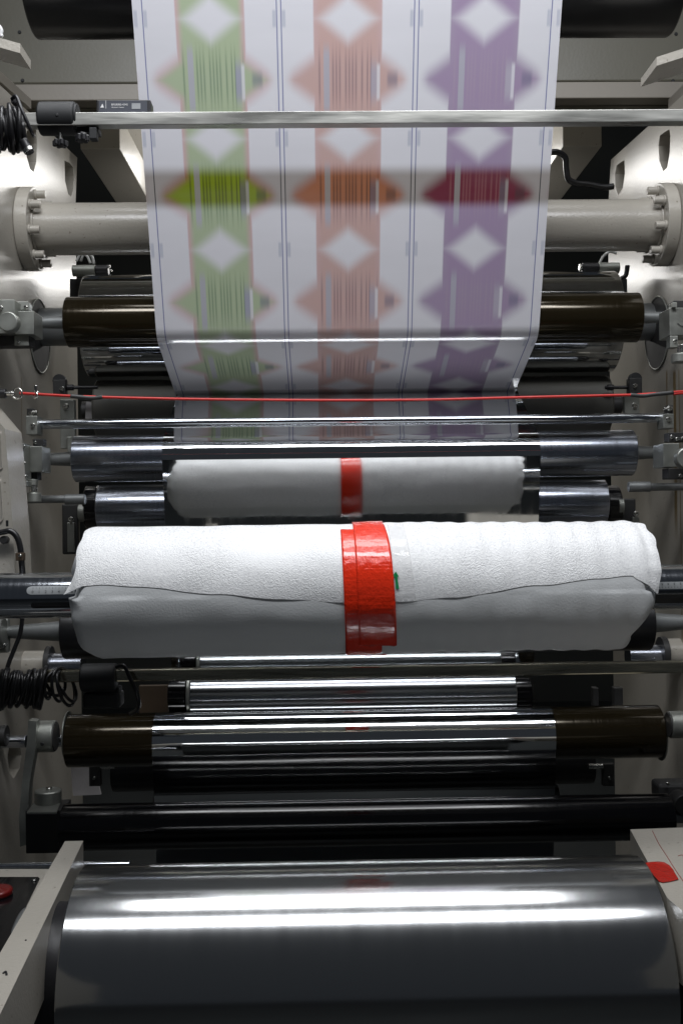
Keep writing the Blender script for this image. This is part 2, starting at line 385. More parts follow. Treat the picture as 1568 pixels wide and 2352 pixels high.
    def plate(s, outer, holes, off):        # planar polygon with holes, extruded by off
        off = Vector(off); loops = [outer] + holes
        tri = tessellate_polygon([[Vector(p) for p in l] for l in loops])
        flat = [Vector(p) for l in loops for p in l]; n = len(flat)
        s.add(flat + [p + off for p in flat], [tuple(t) for t in tri] + [tuple(i + n for i in t)[::-1] for t in tri])
        o = 0
        for l in loops:
            L = len(l); s.add(list(map(Vector, l)) + [Vector(p) + off for p in l], [(i, (i + 1) % L, (i + 1) % L + L, i + L) for i in range(L)]); o += L
        return s
    def strip(s, prof, x0, x1, th=0.0006, nx=2):     # sheet along X following a (Y, z) profile; UV u across, v = arc length
        n = len(prof); ss = [0.0]
        for i in range(1, n): ss.append(ss[-1] + math.hypot(prof[i][0] - prof[i - 1][0], prof[i][1] - prof[i - 1][1]))
        nor = []
        for i in range(n):
            a = prof[max(i - 1, 0)]; b_ = prof[min(i + 1, n - 1)]; dx, dz = b_[0] - a[0], b_[1] - a[1]; L = math.hypot(dx, dz) or 1
            nor.append((-dz / L, dx / L))
        o = len(s.v); s.uvd = {} if not hasattr(s, 'uvd') else s.uvd
        vs = []
        for side in (0, 1):
            for i in range(n):
                for k in range(nx + 1):
                    y = prof[i][0] + nor[i][0] * th * (side - 0.5) ; z = prof[i][1] + nor[i][1] * th * (side - 0.5)
                    s.uvd[o + len(vs)] = (k / nx, ss[i]); vs.append((x0 + (x1 - x0) * k / nx, y, z))
        W = nx + 1; N = n * W; fs = []
        for i in range(n - 1):
            for k in range(nx):
                a = i * W + k; q = (a, a + 1, a + W + 1, a + W); fs.append(q[::-1]); fs.append(tuple(j + N for j in q))
        s.add(vs, fs, True); rim = []
        for i in range(n - 1):
            a = i * W; rim.append((a, a + W, a + W + N, a + N)); a = i * W + nx; rim.append((a, a + N, a + W + N, a + W))
        for f in rim:
            o2 = len(s.v); s.v += [s.v[j + o].copy() for j in f]; s.f.append(tuple(range(o2, o2 + 4))); s.sm.append(False)
            for q_ in range(4): s.uvd[o2 + q_] = s.uvd[f[q_] + o]
        return s
    def text(s, txt, size, M, extrude=0.0001, align='CENTER'):
        cu = bpy.data.curves.new('txt', 'FONT'); cu.body = txt; cu.size = size; cu.extrude = extrude; cu.align_x = align; cu.align_y = 'CENTER'
        cu.resolution_u = 3
        o = bpy.data.objects.new('txt', cu); COL.objects.link(o)
        dg = bpy.context.evaluated_depsgraph_get(); me = bpy.data.meshes.new_from_object(o.evaluated_get(dg))
        s.add([M @ v_.co for v_ in me.vertices], [tuple(p.vertices) for p in me.polygons])
        bpy.data.objects.remove(o); bpy.data.curves.remove(cu); bpy.data.meshes.remove(me)
        return s
    def centre(s):
        lo = Vector((min(p.x for p in s.v), min(p.y for p in s.v), min(p.z for p in s.v)))
        hi = Vector((max(p.x for p in s.v), max(p.y for p in s.v), max(p.z for p in s.v)))
        return (lo + hi) / 2, lo, hi
    def build(s, name, mat, org, parent=None, porg=None):
        me = bpy.data.meshes.new(name); me.from_pydata([p - org for p in s.v], [], s.f)
        for p, k in zip(me.polygons, s.sm): p.use_smooth = k
        if hasattr(s, 'uvd'):
            ul = me.uv_layers.new(name='UVMap')
            for lp in me.loops: ul.data[lp.index].uv = s.uvd.get(lp.vertex_index, (0, 0))
        me.materials.append(MATS[mat]); me.validate(); me.update()
        o = bpy.data.objects.new(name, me); COL.objects.link(o)
        if parent: o.parent = parent; o.location = org - porg
        else: o.location = org
        return o
def tag(o, label, cat=None, group=None, kind=None):
    if label: o['label'] = label
    if cat: o['category'] = cat
    if group: o['group'] = group
    if kind: o['kind'] = kind
    return o
def solo(name, label, cat, mb, mat, group=None):
    return tag(mb.build(name, mat, mb.centre()[0]), label, cat, group)
def setting(name, mb, mat):
    o = mb.build(name, mat, mb.centre()[0]); o['kind'] = 'structure'; return o
class T:
    def __init__(s, name, label, cat, group=None): s.a = (name, label, cat, group); s.p = []
    def part(s, name, mb, mat, parent=None, label=None):
        s.p.append((name, mb, mat, parent, label)); return len(s.p) - 1
    def done(s):
        lo = Vector((9e9,) * 3); hi = -lo
        for p in s.p:
            _, a, b_ = p[1].centre()
            lo = Vector(map(min, lo, a)); hi = Vector(map(max, hi, b_))
        org = Vector(((lo.x + hi.x) / 2, (lo.y + hi.y) / 2, lo.z))
        e = bpy.data.objects.new(s.a[0], None); e.empty_display_size = 0.05; COL.objects.link(e); e.location = org
        tag(e, s.a[1], s.a[2], s.a[3]); obs = []
        for (n, mb, mat, par, lab) in s.p:
            c = mb.centre()[0]
            po, pg = (e, org) if par is None else (obs[par][0], obs[par][1])
            o = mb.build(n, mat, c, po, pg); obs.append((o, c))
            if lab: o['label'] = lab
        return e
def bolt(x, y, Y, r=6, d=0.008):      # socket-head screw facing the camera
    mb = MB().cyly(x, y, r * 0.9, Y - 0.001, 0.003, n=24); c = at(x, y, Y); rr = m(r, Y)
    # washer plus head with a socket: lathe pointing at the camera
    mb.lathe(c, (0, -1, 0), [[(0, rr * 0.72), (d * 0.85, rr * 0.72), (d, rr * 0.62)], [(d, rr * 0.62), (d, rr * 0.34)], [(d, rr * 0.34), (d * 0.5, rr * 0.34)], [(d * 0.5, rr * 0.34), (d * 0.5, 0)]], 20)
    return mb
def boltx(p, side, r=0.006, d=0.01):  # screw whose head points along X (side = +1 to the right)
    return MB().lathe(p, (side, 0, 0), [[(0, 0), (0, r)], [(0, r), (d * 0.9, r), (d, r * 0.9)], [(d, r * 0.9), (d, r * 0.5)], [(d, r * 0.5), (d * 0.5, r * 0.5)], [(d * 0.5, r * 0.5), (d * 0.5, 0)]], 24)

# ------------------------------------------------------------------ setting
XW = 0.888
setting('floor', MB().box((0, 2.5, -1.36), (9, 12, 0.1), bev=0), 'floor_mat')
setting('hall_wall', MB().box((0, 7.0, 1.0), (9, 0.1, 5.0), bev=0), 'hall_wall')

# ------------------------------------------------------------------ side frames
def frame(side):
    X = side * XW
    def P(px, py):
        p = onX(px if side < 0 else px, py, X); return (p.x, p.y, p.z)
    if side < 0:
        a, b_ = onX(27, 220, X), onX(178, 362, X)
        far = onX(178, 480, X)
        slots = [[(62, 301), (74, 292), (84, 300), (86, 330), (84, 372), (78, 395), (70, 388), (62, 360)],
                 [(149, 369), (160, 374), (168, 384), (170, 405), (169, 435), (164, 452), (157, 446), (150, 415)]]
        low = [(22, 1712), (34, 1700), (46, 1706), (50, 1735), (46, 1765), (32, 1788), (22, 1775), (18, 1740)]
        disc = (90, 772)
    else:
        a, b_ = onX(1545, 238, X), onX(1402, 367, X)
        far = onX(1402, 480, X)
        slots = [[(1514, 312), (1524, 304), (1536, 297), (1538, 310), (1537, 350), (1531, 385), (1522, 393), (1513, 370), (1511, 335)],
                 [(1415, 380), (1424, 373), (1433, 368), (1434, 400), (1429, 432), (1419, 449), (1412, 430), (1411, 400)]]
        low = None
        disc = (1510, 765)
    sl = (b_.z - a.z) / (b_.y - a.y)
    top_n = a.z - sl * (a.y - 2.35)
    outer = [(X, 2.35, -1.3), (X, 2.35, top_n), (X, a.y, a.z), (X, b_.y, b_.z), (X, 3.42, far.z), (X, 3.42, -1.3)]
    holes = []
    for h in slots + ([low] if low else []):
        c = [P(*q) for q in h]
        holes.append([(X, q[1], q[2]) for q in c])
    mb = MB().plate(outer, holes, (side * 0.06, 0, 0))
    return mb, disc
for side in (-1, 1):
    nm = 'left' if side < 0 else 'right'
    t = T('machine_frame', ('cream enamelled steel wall along the %s side of the machine with slotted holes' % nm), 'machine wall')
    mb, disc = frame(side)
    t.part('frame_plate', mb, 'cream_left' if side < 0 else 'cream_right')
    dp = onX(disc[0], disc[1], side * XW)
    rr = 83 * dp.y / F
    k = t.part('opening_cover', MB().cyl((side * (XW - 0.004), dp.y, dp.z), (side * (XW - 0.0001), dp.y, dp.z), rr, bev=0.001, n=64), 'dark_disc')
    t.part('rim', MB().torus((side * (XW - 0.004), dp.y, dp.z), rr, 0.0022, (1, 0, 0), n=64), 'aluminium', k)
    t.part('inner_cover', MB().box((side * (XW + 0.2), 3.2, 0), (0.01, 1.7, 2.6), bev=0.0), 'olive_paint')
    t.done()

# ------------------------------------------------------------------ upper cross beam
t = T('cross_beam', 'wide olive grey box beam crossing behind the top of the printed web', 'beam')
a0, a1 = at(-260, 0, 3.1), at(1830, 0, 3.1)
zb = at(784, 190, 3.1).z; zc = at(784, 228, 3.1).z; zd = at(784, 247, 3.16).z
t.part('front_plate', MB().box((0, 3.16, zb + 0.5), (a1.x - a0.x, 0.12, 1.0), bev=0.006), 'olive_paint')
t.part('lower_flange', MB().box((0, 3.15, (zb + zc) / 2 - 0.002), (a1.x - a0.x, 0.11, zb - zc), bev=0.003), 'dim_paint')
t.part('bottom_strip', MB().box((0, 3.20, (zc + zd) / 2 - 0.004), (a1.x - a0.x, 0.1, zc - zd), bev=0.003), 'olive_paint')
for (x, y) in ((45, 73), (52, 184), (1552, 77), (1545, 185)):
    t.part('bolt_hole', MB().cyly(x, y, 4, 3.097, 0.005), 'matt_black')
t.done()
# longitudinal braces behind the web
for side in (-1, 1):
    mb = MB(); X = side * 0.80
    z = 1.21
    mb.box((X, 3.95, z + 0.06), (0.13, 1.1, 0.12), bev=0.003)
    solo('brace_beam', 'cream longitudinal beam receding behind the %s edge of the printed web' % ('left' if side < 0 else 'right'), 'beam', mb, 'cream_paint')
solo('brace_beam', 'pale transverse beam far behind the web, joining the two receding beams', 'beam', MB().box((0, 4.45, 1.66), (1.9, 0.1, 0.62), bev=0.003), 'cream_paint')
for side, p in ((-1, ((-40, 150), (62, 240))), (1, ((1610, 175), (1545, 240)))):
    a, b_ = at(*p[0], 2.75), at(*p[1], 3.0)
    solo('stay_bar', 'slim cream bar sloping down beside the %s end of the cross beam' % ('left' if side < 0 else 'right'), 'bar', MB().beam(a, b_, 0.03, 0.03), 'dim_paint')
# corner bracket plates
t = T('bracket_plate', 'pale flat bracket plate jutting in at the top left corner with torn tape on top', 'bracket')
a = [at(-60, 70, 2.2), at(47, 100, 2.2), at(47, 122, 2.2), at(-60, 84 + 8, 2.2)]
t.part('plate', MB().plate([(p.x, 2.2, p.z) for p in a], [], (0, 0.08, 0)), 'cream_paint')
t.part('tape_scrap', MB().tube([at(-8, 56, 2.2), at(0, 62, 2.2), at(4, 70, 2.2), at(3, 80, 2.2), at(6, 84, 2.2)], 0.004), 'white_ink')
t.done()
a = [at(1507, 131, 2.2), at(1640, 88, 2.2), at(1640, 108, 2.2), at(1507, 151, 2.2)]
solo('bracket_plate', 'pale flat bracket plate jutting in at the top right corner', 'bracket', MB().plate([(p.x, 2.2, p.z) for p in a], [], (0, 0.11, 0)), 'cream_paint')

# ------------------------------------------------------------------ rollers
def roller(name, label, x0, x1, cy, r, Y, mat, shafts=(), group=None, rel=0.002, extra=None, bodyname='roller_body'):
    t = T(name, label, 'roller', group)
    t.part(bodyname, MB().cylx(x0, x1, cy, r, Y, bev=rel, n=128), mat)
    for (a, b_, ra, rb, mt_) in shafts:
        mid = (x0 + x1) / 2
        # keep on the roller axis
        pa, pb = at(a, cy, Y), at(b_, cy, Y); z = (at(x0, cy, Y).z + at(x1, cy, Y).z) / 2
        t.part('shaft', MB().cyl((pa.x, Y, z), (pb.x, Y, z), m(ra, Y), m(rb, Y)), mt_)
    if extra: extra(t)
    t.done()
def axis(x0, x1, cy, Y):
    return (at(x0, cy, Y).z + at(x1, cy, Y).z) / 2
R0 = roller('guide_roller', 'large matt black roller at the very top behind the web', 75, 1543, -38, 116, 2.47, 'black_roller', rel=0.004)
R5 = roller('guide_roller', 'large mirror chrome cylinder partly hidden behind the bronze roller below the thick tube', 205, 1403, 745, 115, 2.98, 'mirror_roll',
            ((60, 206, 43, 43, 'shaft_grey'), (1402, 1540, 43, 43, 'shaft_grey')))
R2 = roller('guide_roller', 'dark bronze roller behind the lower end of the white web', 157, 1462, 735, 57, 2.665, 'brown_anodised',
            ((72, 158, 12, 15, 'shaft_grey'), (1461, 1540, 15, 11, 'shaft_grey')))
R6 = roller('nip_roller', 'grey rubber nip roller behind the red pull cable', 225, 1392, 936, 68, 3.03, 'rubber_grey', ((190, 226, 20, 20, 'dark_disc'), (1391, 1425, 20, 20, 'dark_disc')), rel=0.006)
R3 = roller('guide_roller', 'satin chrome roller just above the reflected foam roll', 174, 1450, 1047, 53, 2.71, 'satin_chrome',
            ((95, 175, 13, 17, 'shaft_grey'), (1449, 1525, 17, 12, 'shaft_grey')))
def collars(t):
    z = axis(230, 1385, 1165, 2.97)
    for a, b_ in ((200, 230), (1385, 1417)):
        t.part('collar', MB().cylx(a, b_, 1165, 50, 2.97, bev=0.004), 'black_gloss')
R4 = roller('guide_roller', 'chrome roller glimpsed at both sides directly above the foam roll', 230, 1385, 1162, 55, 2.97, 'satin_chrome', extra=collars)
R7 = roller('guide_roller', 'black rubber roller whose ends peek out beneath the foam roll', 151, 1487, 1440, 63, 2.48, 'black_roller',
            ((18, 152, 14, 24, 'shaft_grey'), (1486, 1600, 24, 14, 'shaft_grey')))
def c8(t):
    for a, b_ in ((390, 430), (1180, 1216)): t.part('collar', MB().cylx(a, b_, 1596, 38, 2.66), 'black_gloss')
    t.part('ring', MB().cylx(432, 440, 1596, 43, 2.66), 'aluminium')
R8 = roller('guide_roller', 'short bright chrome roller glowing below the foam roll', 440, 1180, 1596, 42, 2.66, 'soft_chrome', extra=c8)
def c9(t):
    t.part('end_ring', MB().cylx(155, 158, 1690, 56, 2.55), 'aluminium'); t.part('end_ring', MB().cylx(1512, 1515, 1690, 56, 2.55), 'aluminium')
R9 = roller('guide_roller', 'dark bronze roller carrying the silver film in the lower half', 159, 1511, 1690, 60, 2.55, 'brown_anodised',
            ((100, 158, 14, 14, 'chrome'), (0, 62, 14, 14, 'chrome'), (1512, 1600, 14, 14, 'chrome')), extra=c9)
R11 = roller('guide_roller', 'black roller tucked under the film-carrying bronze roller', 262, 1357, 1762, 46, 2.8, 'black_roller')
R13 = roller('guide_roller', 'thin glossy black roller between the silver film and the wide black roller', 355, 1280, 1836, 26, 2.60, 'black_gloss')
R10 = roller('guide_roller', 'widest glossy black roller above the big reel of film', 146, 1536, 1888, 52, 2.36, 'black_gloss',
             ((120, 146, 16, 16, 'shaft_grey'), (1536, 1600, 16, 14, 'shaft_grey')))
# slim bars / rods
solo('tie_rod', 'thin polished rod crossing just below the red cable', 'rod', MB().cylx(85, 1530, 967, 11, 2.64, n=48), 'chrome')
for a, b_, c, nm in ((20, 150, 196, 'left'), (1600, 1492, 1442, 'right')):
    t = T('stub_rod', 'short steel stub rod with sleeve, %s of the chrome roller above the foam roll' % nm, 'rod')
    t.part('rod', MB().cylx(a, b_, 1147 if nm == 'left' else 1118, 9, 2.62), 'shaft_grey')
    t.part('sleeve', MB().cylx(b_, c, 1147 if nm == 'left' else 1118, 12, 2.62), 'shaft_grey')
    t.done()
solo('tie_rod', 'thin polished rod entering beside the left cream arm near the bottom', 'rod', MB().cylx(-60, 300, 1989, 9, 2.15), 'chrome')

# ------------------------------------------------------------------ thick tie tube with flanges
t = T('tie_tube', 'thick cream painted tube bolted between both side frames by round flanges', 'tube')
YT = 2.83; zt = axis(80, 1514, 522, YT)
t.part('tube', MB().cyl((-XW + 0.02, YT, zt), (XW - 0.02, YT, zt), m(58, YT), n=96, bev=0), 'cream_paint')
for side in (-1, 1):
    f = t.part('flange', MB().cyl((side * (XW - 0.0005), YT, zt), (side * (XW - 0.035), YT, zt), m(93, YT), n=96, bev=0.002), 'cream_paint')
    for i in range(8):
        a = 2 * PI * (i + 0.35) / 8
        p = Vector((side * (XW - 0.0345), YT + m(76, YT) * math.cos(a), zt + m(76, YT) * math.sin(a)))
        mb = MB().cyl(p, p + Vector((-side * 0.006, 0, 0)), 0.0135, n=24); mb.cyl(p, p + Vector((-side * 0.03, 0, 0)), 0.0105, n=24)
        t.part('bolt', mb, 'cream_paint', f)
    t.part('weld_bead', MB().torus((side * (XW - 0.037), YT, zt), m(59, YT), 0.004, (1, 0, 0), n=64), 'cream_paint', f)
t.done()

# ------------------------------------------------------------------ printed web
def arc(cy, cz, r, a0, a1, n=14):
    return [(cy + r * math.cos(R(a0 + (a1 - a0) * i / n)), cz + r * math.sin(R(a0 + (a1 - a0) * i / n))) for i in range(n + 1)]
z2 = axis(157, 1462, 735, 2.665); r2 = m(57, 2.665) + 0.001
z6 = axis(225, 1392, 936, 3.03); r6 = m(68, 3.03)
p202 = arc(2.665, z2, r2, 202.6, 202.6, 1)[0]
d = (-0.384, 0.924)                                    # up the web
Ltop = 1.0
top = (p202[0] + d[0] * Ltop * 1.0, p202[1] + d[1] * Ltop)
# straight run subdivided
web = [(top[0] + (p202[0] - top[0]) * i / 30, top[1] + (p202[1] - top[1]) * i / 30) for i in range(30)]
web += arc(2.665, z2, r2, 202.6, 253.3, 16)
nip = arc(3.03, z6, r6 + 0.003, 158, 158, 1)[0]
l = web[-1]
web += [(l[0] + (nip[0] - l[0]) * i / 10, l[1] + (nip[1] - l[1]) * i / 10) for i in range(1, 10)]
web += arc(3.03, z6, r6 + 0.003, 158, 96, 12)
def s_at(prof, py):        # arc length where the profile crosses image row py
    k = (1176 - py) / F; s = 0
    for i in range(1, len(prof)):
        (a, b_), (c, d_) = prof[i - 1], prof[i]; L = math.hypot(c - a, d_ - b_)
        f0, f1 = b_ - k * a, d_ - k * c
        if f0 * f1 <= 0: return s + L * f0 / (f0 - f1)
        s += L
    return s
sd = [s_at(web, y) for y in (45, 318, 575)]
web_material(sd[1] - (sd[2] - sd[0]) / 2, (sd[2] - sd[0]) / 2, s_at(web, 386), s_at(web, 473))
wc = -0.010
t = T('printed_web', 'wide white plastic web printed with green, salmon and purple motifs running down the machine', 'printed film')
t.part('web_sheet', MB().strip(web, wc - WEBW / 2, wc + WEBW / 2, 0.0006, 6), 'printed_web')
t.done()
# ------------------------------------------------------------------ foil
z3 = axis(174, 1450, 1047, 2.71); r3 = m(53, 2.71) + 0.0012
foil = arc(3.03, z6, r6 + 0.0012, 96, 158, 12) + arc(2.71, z3, r3, 119.3, 188.8, 24)
l = foil[-1]; tl = (0.154, -1.0)
r8 = m(36, 2.83) + 0.0012; z8 = axis(440, 1180, 1602, 2.83)
l2 = (2.83 - r8 * 0.99, z8 + r8 * 0.15)
foil += [(l[0] + (l2[0] - l[0]) * i / 12, l[1] + (l2[1] - l[1]) * i / 12) for i in range(1, 12)]
solo('silver_foil', 'mirror-like silver foil hanging behind the foam roll and reflecting its back', 'foil', MB().strip(foil, -0.492, 0.486, 0.0006, 6), 'foil')
z9 = axis(159, 1511, 1690, 2.55); r9 = m(60, 2.55) + 0.0012
f2 = [(2.98, z9 - 0.01)] + arc(2.55, z9, r9, 96, 186, 26)
l = f2[-1]; f2 += [(l[0] + 0.05 * i / 10, l[1] - 0.32 * i / 10) for i in range(1, 11)]
c9x = (at(347, 1690, 2.49).x + at(1278, 1690, 2.49).x) / 2
solo('silver_film', 'glossy silver film wrapped over the middle of the lower bronze roller', 'film', MB().strip(f2, c9x - 0.49, c9x + 0.49, 0.0006, 6), 'foil')

# ------------------------------------------------------------------ big film reel
YR, ZR, RR = 1.78, -0.795, 0.18
xl, xr = at(124, 2300, 1.6).x, at(1562, 2300, 1.6).x
t = T('film_reel', 'big reel of mirror bright silver film filling the bottom of the picture', 'film reel')
t.part('wound_film', MB().lathe((xl, YR, ZR), (1, 0, 0), [[(0, 0.045), (0, RR - 0.001)], [(0, RR - 0.001), (0.0006, RR - 0.0002), (0.0015, RR)], [(0.0015, RR), (xr - xl - 0.0015, RR)],
        [(xr - xl - 0.0015, RR), (xr - xl, RR - 0.001)], [(xr - xl, RR - 0.001), (xr - xl, 0.045)]], 256), 'foil_roll')
k = t.part('chuck', MB().lathe((xl - 0.075, YR, ZR), (1, 0, 0), [[(0, 0.03), (0, 0.105)], [(0, 0.105), (0.006, 0.116), (0.02, 0.12)], [(0.02, 0.12), (0.074, 0.12)]], 96), 'black_plastic')
t.part('chuck_disc', MB().cyl((xl - 0.105, YR, ZR), (xl - 0.076, YR, ZR), 0.112, n=96, bev=0.004), 'shaft_grey', k)
t.part('chuck', MB().cyl((xr + 0.001, YR, ZR), (xr + 0.06, YR, ZR), 0.11, n=64, bev=0.01), 'black_plastic')
t.part('shaft', MB().cyl((xl - 0.4, YR, ZR), (xr + 0.4, YR, ZR), 0.038, n=48), 'shaft_grey')
t.done()

# ------------------------------------------------------------------ foam roll on its shaft
YF = 2.05; RF = m(155, YF); zf = axis(163, 1492, 1352, YF)
xa, xb = at(163, 1350, YF - 0.08).x, at(1490, 1350, YF - 0.08).x
from mathutils import noise as mnoise
def nz(x, y, z=0.0): return mnoise.noise(Vector((x, y, z)))
def foam_r(x, a, xr=None):          # radius of the inner roll at x, angle a (deg; 0 = facing camera, 90 = top)
    e0, e1 = x - xa, xb - x
    if xr is not None: x = xr
    wr = 0.0010 * math.sin(x * 2 * PI / 0.042 + 0.9 * math.sin(x * 9)) * min(1, max(0, (x + 0.1) / 0.3)) * (0.4 + 0.6 * abs(math.sin(R(a))))
    lum = 0.0035 * nz(x * 3.0, a / 50.0, 3) + 0.0016 * nz(x * 14, a / 25.0, 8)
    r = RF - 0.006 + wr + lum
    e = min(e0, e1); endw = 0.024
    if e < endw:
        q = 1 - max(e, 0) / endw; r -= (0.017 + 0.010 * nz(a / 30.0, 5 if e0 < e1 else 9)) * q ** 2.8
        r += 0.006 * nz(x * 30, a / 14.0, 2) * q
    return r
def fpt(x, a, r): return Vector((x, YF - r * math.cos(R(a)), zf + r * math.sin(R(a))))
def inner_x(a, s):        # x position for parameter s in 0..1 (ends are ragged with angle)
    l_ = xa + 0.018 * (0.5 + nz(a / 28.0, 1.3)) + 0.02 * max(0, math.sin(R(a))) ** 1.5 + 0.022 * max(0, -math.sin(R(a))) ** 2.5
    r_ = xb - 0.018 * (0.5 + nz(a / 26.0, 7.7)) - 0.02 * max(0, math.sin(R(a))) ** 1.5 - 0.022 * max(0, -math.sin(R(a))) ** 2.5
    return l_ + (r_ - l_) * s
def flap_angle(x):
    u = (x - xa) / (xb - xa)
    base = [(0.0, 3), (0.03, 9.5), (0.06, 10.5), (0.12, 8.5), (0.25, 1.5), (0.36, -3.5), (0.47, -7), (0.56, -7), (0.65, -4), (0.8, 5), (0.9, 10), (0.955, 12), (0.985, 4), (1.0, -4)]
    for i in range(len(base) - 1):
        if u <= base[i + 1][0]:
            q = (u - base[i][0]) / (base[i + 1][0] - base[i][0]); q = q * q * (3 - 2 * q) if 0.04 < u < 0.96 else q
            return base[i][1] + (base[i + 1][1] - base[i][1]) * q + 0.5 * nz(x * 18, 4)
    return base[-1][1]
NA, NX = 180, 260
mb = MB(); vs = []
for i in range(NA):
    a = 360 * i / NA
    for k in range(NX + 1):
        s_ = k / NX; s_ = 0.5 - 0.5 * math.cos(PI * s_) if False else s_
        x = inner_x(a, s_); xn = xa + (xb - xa) * s_
        vs.append(fpt(x, a, foam_r(xn, a, x)))
W = NX + 1
mb.add(vs, [(i * W + k, ((i + 1) % NA) * W + k, ((i + 1) % NA) * W + k + 1, i * W + k + 1) for i in range(NA) for k in range(NX)], True)
# end faces: rings shrinking to the shaft
for end in (0, NX):
    rings = []
    for j, rr in enumerate((1.0, 0.93, 0.8, 0.62, 0.42)):
        ring = []
        for i in range(NA):
            a = 360 * i / NA; p = vs[i * W + end].copy(); r = math.hypot(p.y - YF, p.z - zf) * rr
            off = (-1 if end == 0 else 1) * 0.008 * (math.sin(PI * min(1, (1 - rr) * 2.4))) * (1 + nz(a / 20, j, end))
            q = fpt(p.x + off, a, r); ring.append(q)
        rings += ring
    fs = []
    for j in range(4):
        for i in range(NA):
            k2 = (i + 1) % NA; q = (j * NA + i, j * NA + k2, (j + 1) * NA + k2, (j + 1) * NA + i); fs.append(q if end else q[::-1])
    mb.add(rings, fs, True)
tf = T('foam_roll', 'big roll wrapped in white foam sheet with a red tape band round its middle', 'roll')
FI = tf.part('foam_core', mb, 'foam_shaded')
# outer sheet
def sheet_r(x, a):
    r = foam_r(x, a) + 0.0008
    fa = flap_angle(x); q = max(0, 1 - (a - fa) / 22.0)
    mid = math.exp(-((x - at(845, 1350, YF).x) / 0.06) ** 2)
    return r + 0.0002 * q ** 2 * (1 - mid)
xs0, xs1 = at(205, 1300, YF).x, at(1474, 1300, YF).x
vs, fs = [], []; NB = 120; th = 0.0012
NX2 = 260
for lay in (0, 1):
    for i in range(NB + 1):
        for k in range(NX2 + 1):
            s_ = k / NX2
            l_ = xs0 + 0.010 * nz(i / 14.0, 3) + 0.012 * (i / NB) - 0.02 * max(0, 1 - i / 14.0) ** 2
            r_ = xs1 + 0.012 * nz(i / 12.0, 6) - 0.014 * (i / NB) - 0.010 * max(0, 1 - i / 14.0) ** 2
            x = l_ + (r_ - l_) * s_; fa = flap_angle(x); a = fa + (205 - fa) * i / NB
            r = sheet_r(max(min(x, xb - 0.012), xa + 0.012), a)
            e = min(s_, 1 - s_) * (r_ - l_)
            if e < 0.012: r -= 0.002 * (1 - e / 0.012) ** 2
            vs.append(fpt(x, a, r - th * lay + (0.0002 if lay == 0 else 0)))
W2 = NX2 + 1; N2 = (NB + 1) * W2
for i in range(NB):
    for k in range(NX2):
        a = i * W2 + k; q = (a, a + W2, a + W2 + 1, a + 1); fs.append(q); fs.append(tuple(j + N2 for j in q)[::-1])
rim = []
for k in range(NX2):
    rim.append((k, k + 1, k + 1 + N2, k + N2)); a = NB * W2 + k; rim.append((a, a + N2, a + 1 + N2, a + 1))
for i in range(NB):
    a = i * W2; rim.append((a, a + N2, a + W2 + N2, a + W2)); a = i * W2 + NX2; rim.append((a, a + W2, a + W2 + N2, a + N2))
for f in rim:
    o_ = len(vs); vs += [vs[q_].copy() for q_ in f]; fs.append((o_, o_ + 1, o_ + 2, o_ + 3))
tf.part('foam_sheet', MB().add(vs, fs, True), 'foam')
# tape band: quads conforming to the roll; xl/xr given at top and bottom
def band(a0, a1, xl_, xr_, lift, n=70, nx=14, jag=0.0):
    vs = []
    for lay in (0, 1):
        for i in range(n + 1):
            a = a0 + (a1 - a0) * i / n
            for k in range(nx + 1):
                s_ = k / nx; x0_ = xl_(a); x1_ = xr_(a); x = x0_ + (x1_ - x0_) * s_
                fa = flap_angle(x); base = sheet_r(x, a) + 0.002 if a > fa else None
                if a <= fa:
                    q = max(0, 1 - (fa - a) / 30.0); base = foam_r(x, a) + (0.0026) * (q * q * (3 - 2 * q)) + 0.001
                j = jag * nz(k * 3.1, i * 0.2) if i in (0, n) else 0
                vs.append(fpt(x, a + j, base + lift + (0.0003 * nz(x * 60, a / 3.0)) - 0.0006 * lay))
    w2 = nx + 1; N = (n + 1) * w2; fs = []
    for i in range(n):
        for k in range(nx):
            a = i * w2 + k; q = (a, a + w2, a + w2 + 1, a + 1)
            fs.append(q); fs.append(tuple(j + N for j in q)[::-1])
    for i in range(n):
        a = i * w2; fs.append((a, a + N, a + w2 + N, a + w2)); a = i * w2 + nx; fs.append((a, a + w2, a + w2 + N, a + N))
    for k in range(nx):
        fs.append((k, k + 1, k + 1 + N, k + N)); a = n * w2 + k; fs.append((a, a + N, a + 1 + N, a + 1))
    return MB().add(vs, fs, True)
def px_x(px, py): return at(px, py, YF - 0.1).x
def lerp(a, b_, t_): return a + (b_ - a) * max(0, min(1, t_))
A_ = lambda a: (1 - math.sin(R(max(-90, min(90, a))))) / 2      # 0 at top, 1 at bottom
tf.part('tape', band(-75, 66, lambda a: lerp(px_x(782, 1200), px_x(795, 1500), A_(a)), lambda a: lerp(px_x(856, 1200), px_x(881, 1500), A_(a)), 0.0012, jag=2), 'red_tape')
tf.part('tape', band(-52, 270, lambda a: lerp(px_x(812, 1200), px_x(826, 1500), A_(a)), lambda a: lerp(px_x(892, 1200), px_x(914, 1480), A_(a)) - (0.007 * max(0, math.sin(R(a))) ** 6), 0.0022, n=150, jag=2), 'red_tape')
tf.part('clear_tape', band(-6, 74, lambda a: lerp(px_x(893, 1200), px_x(912, 1500), A_(a)), lambda a: lerp(px_x(932, 1200), px_x(966, 1500), A_(a)), 0.0004, jag=2), 'clear_tape')
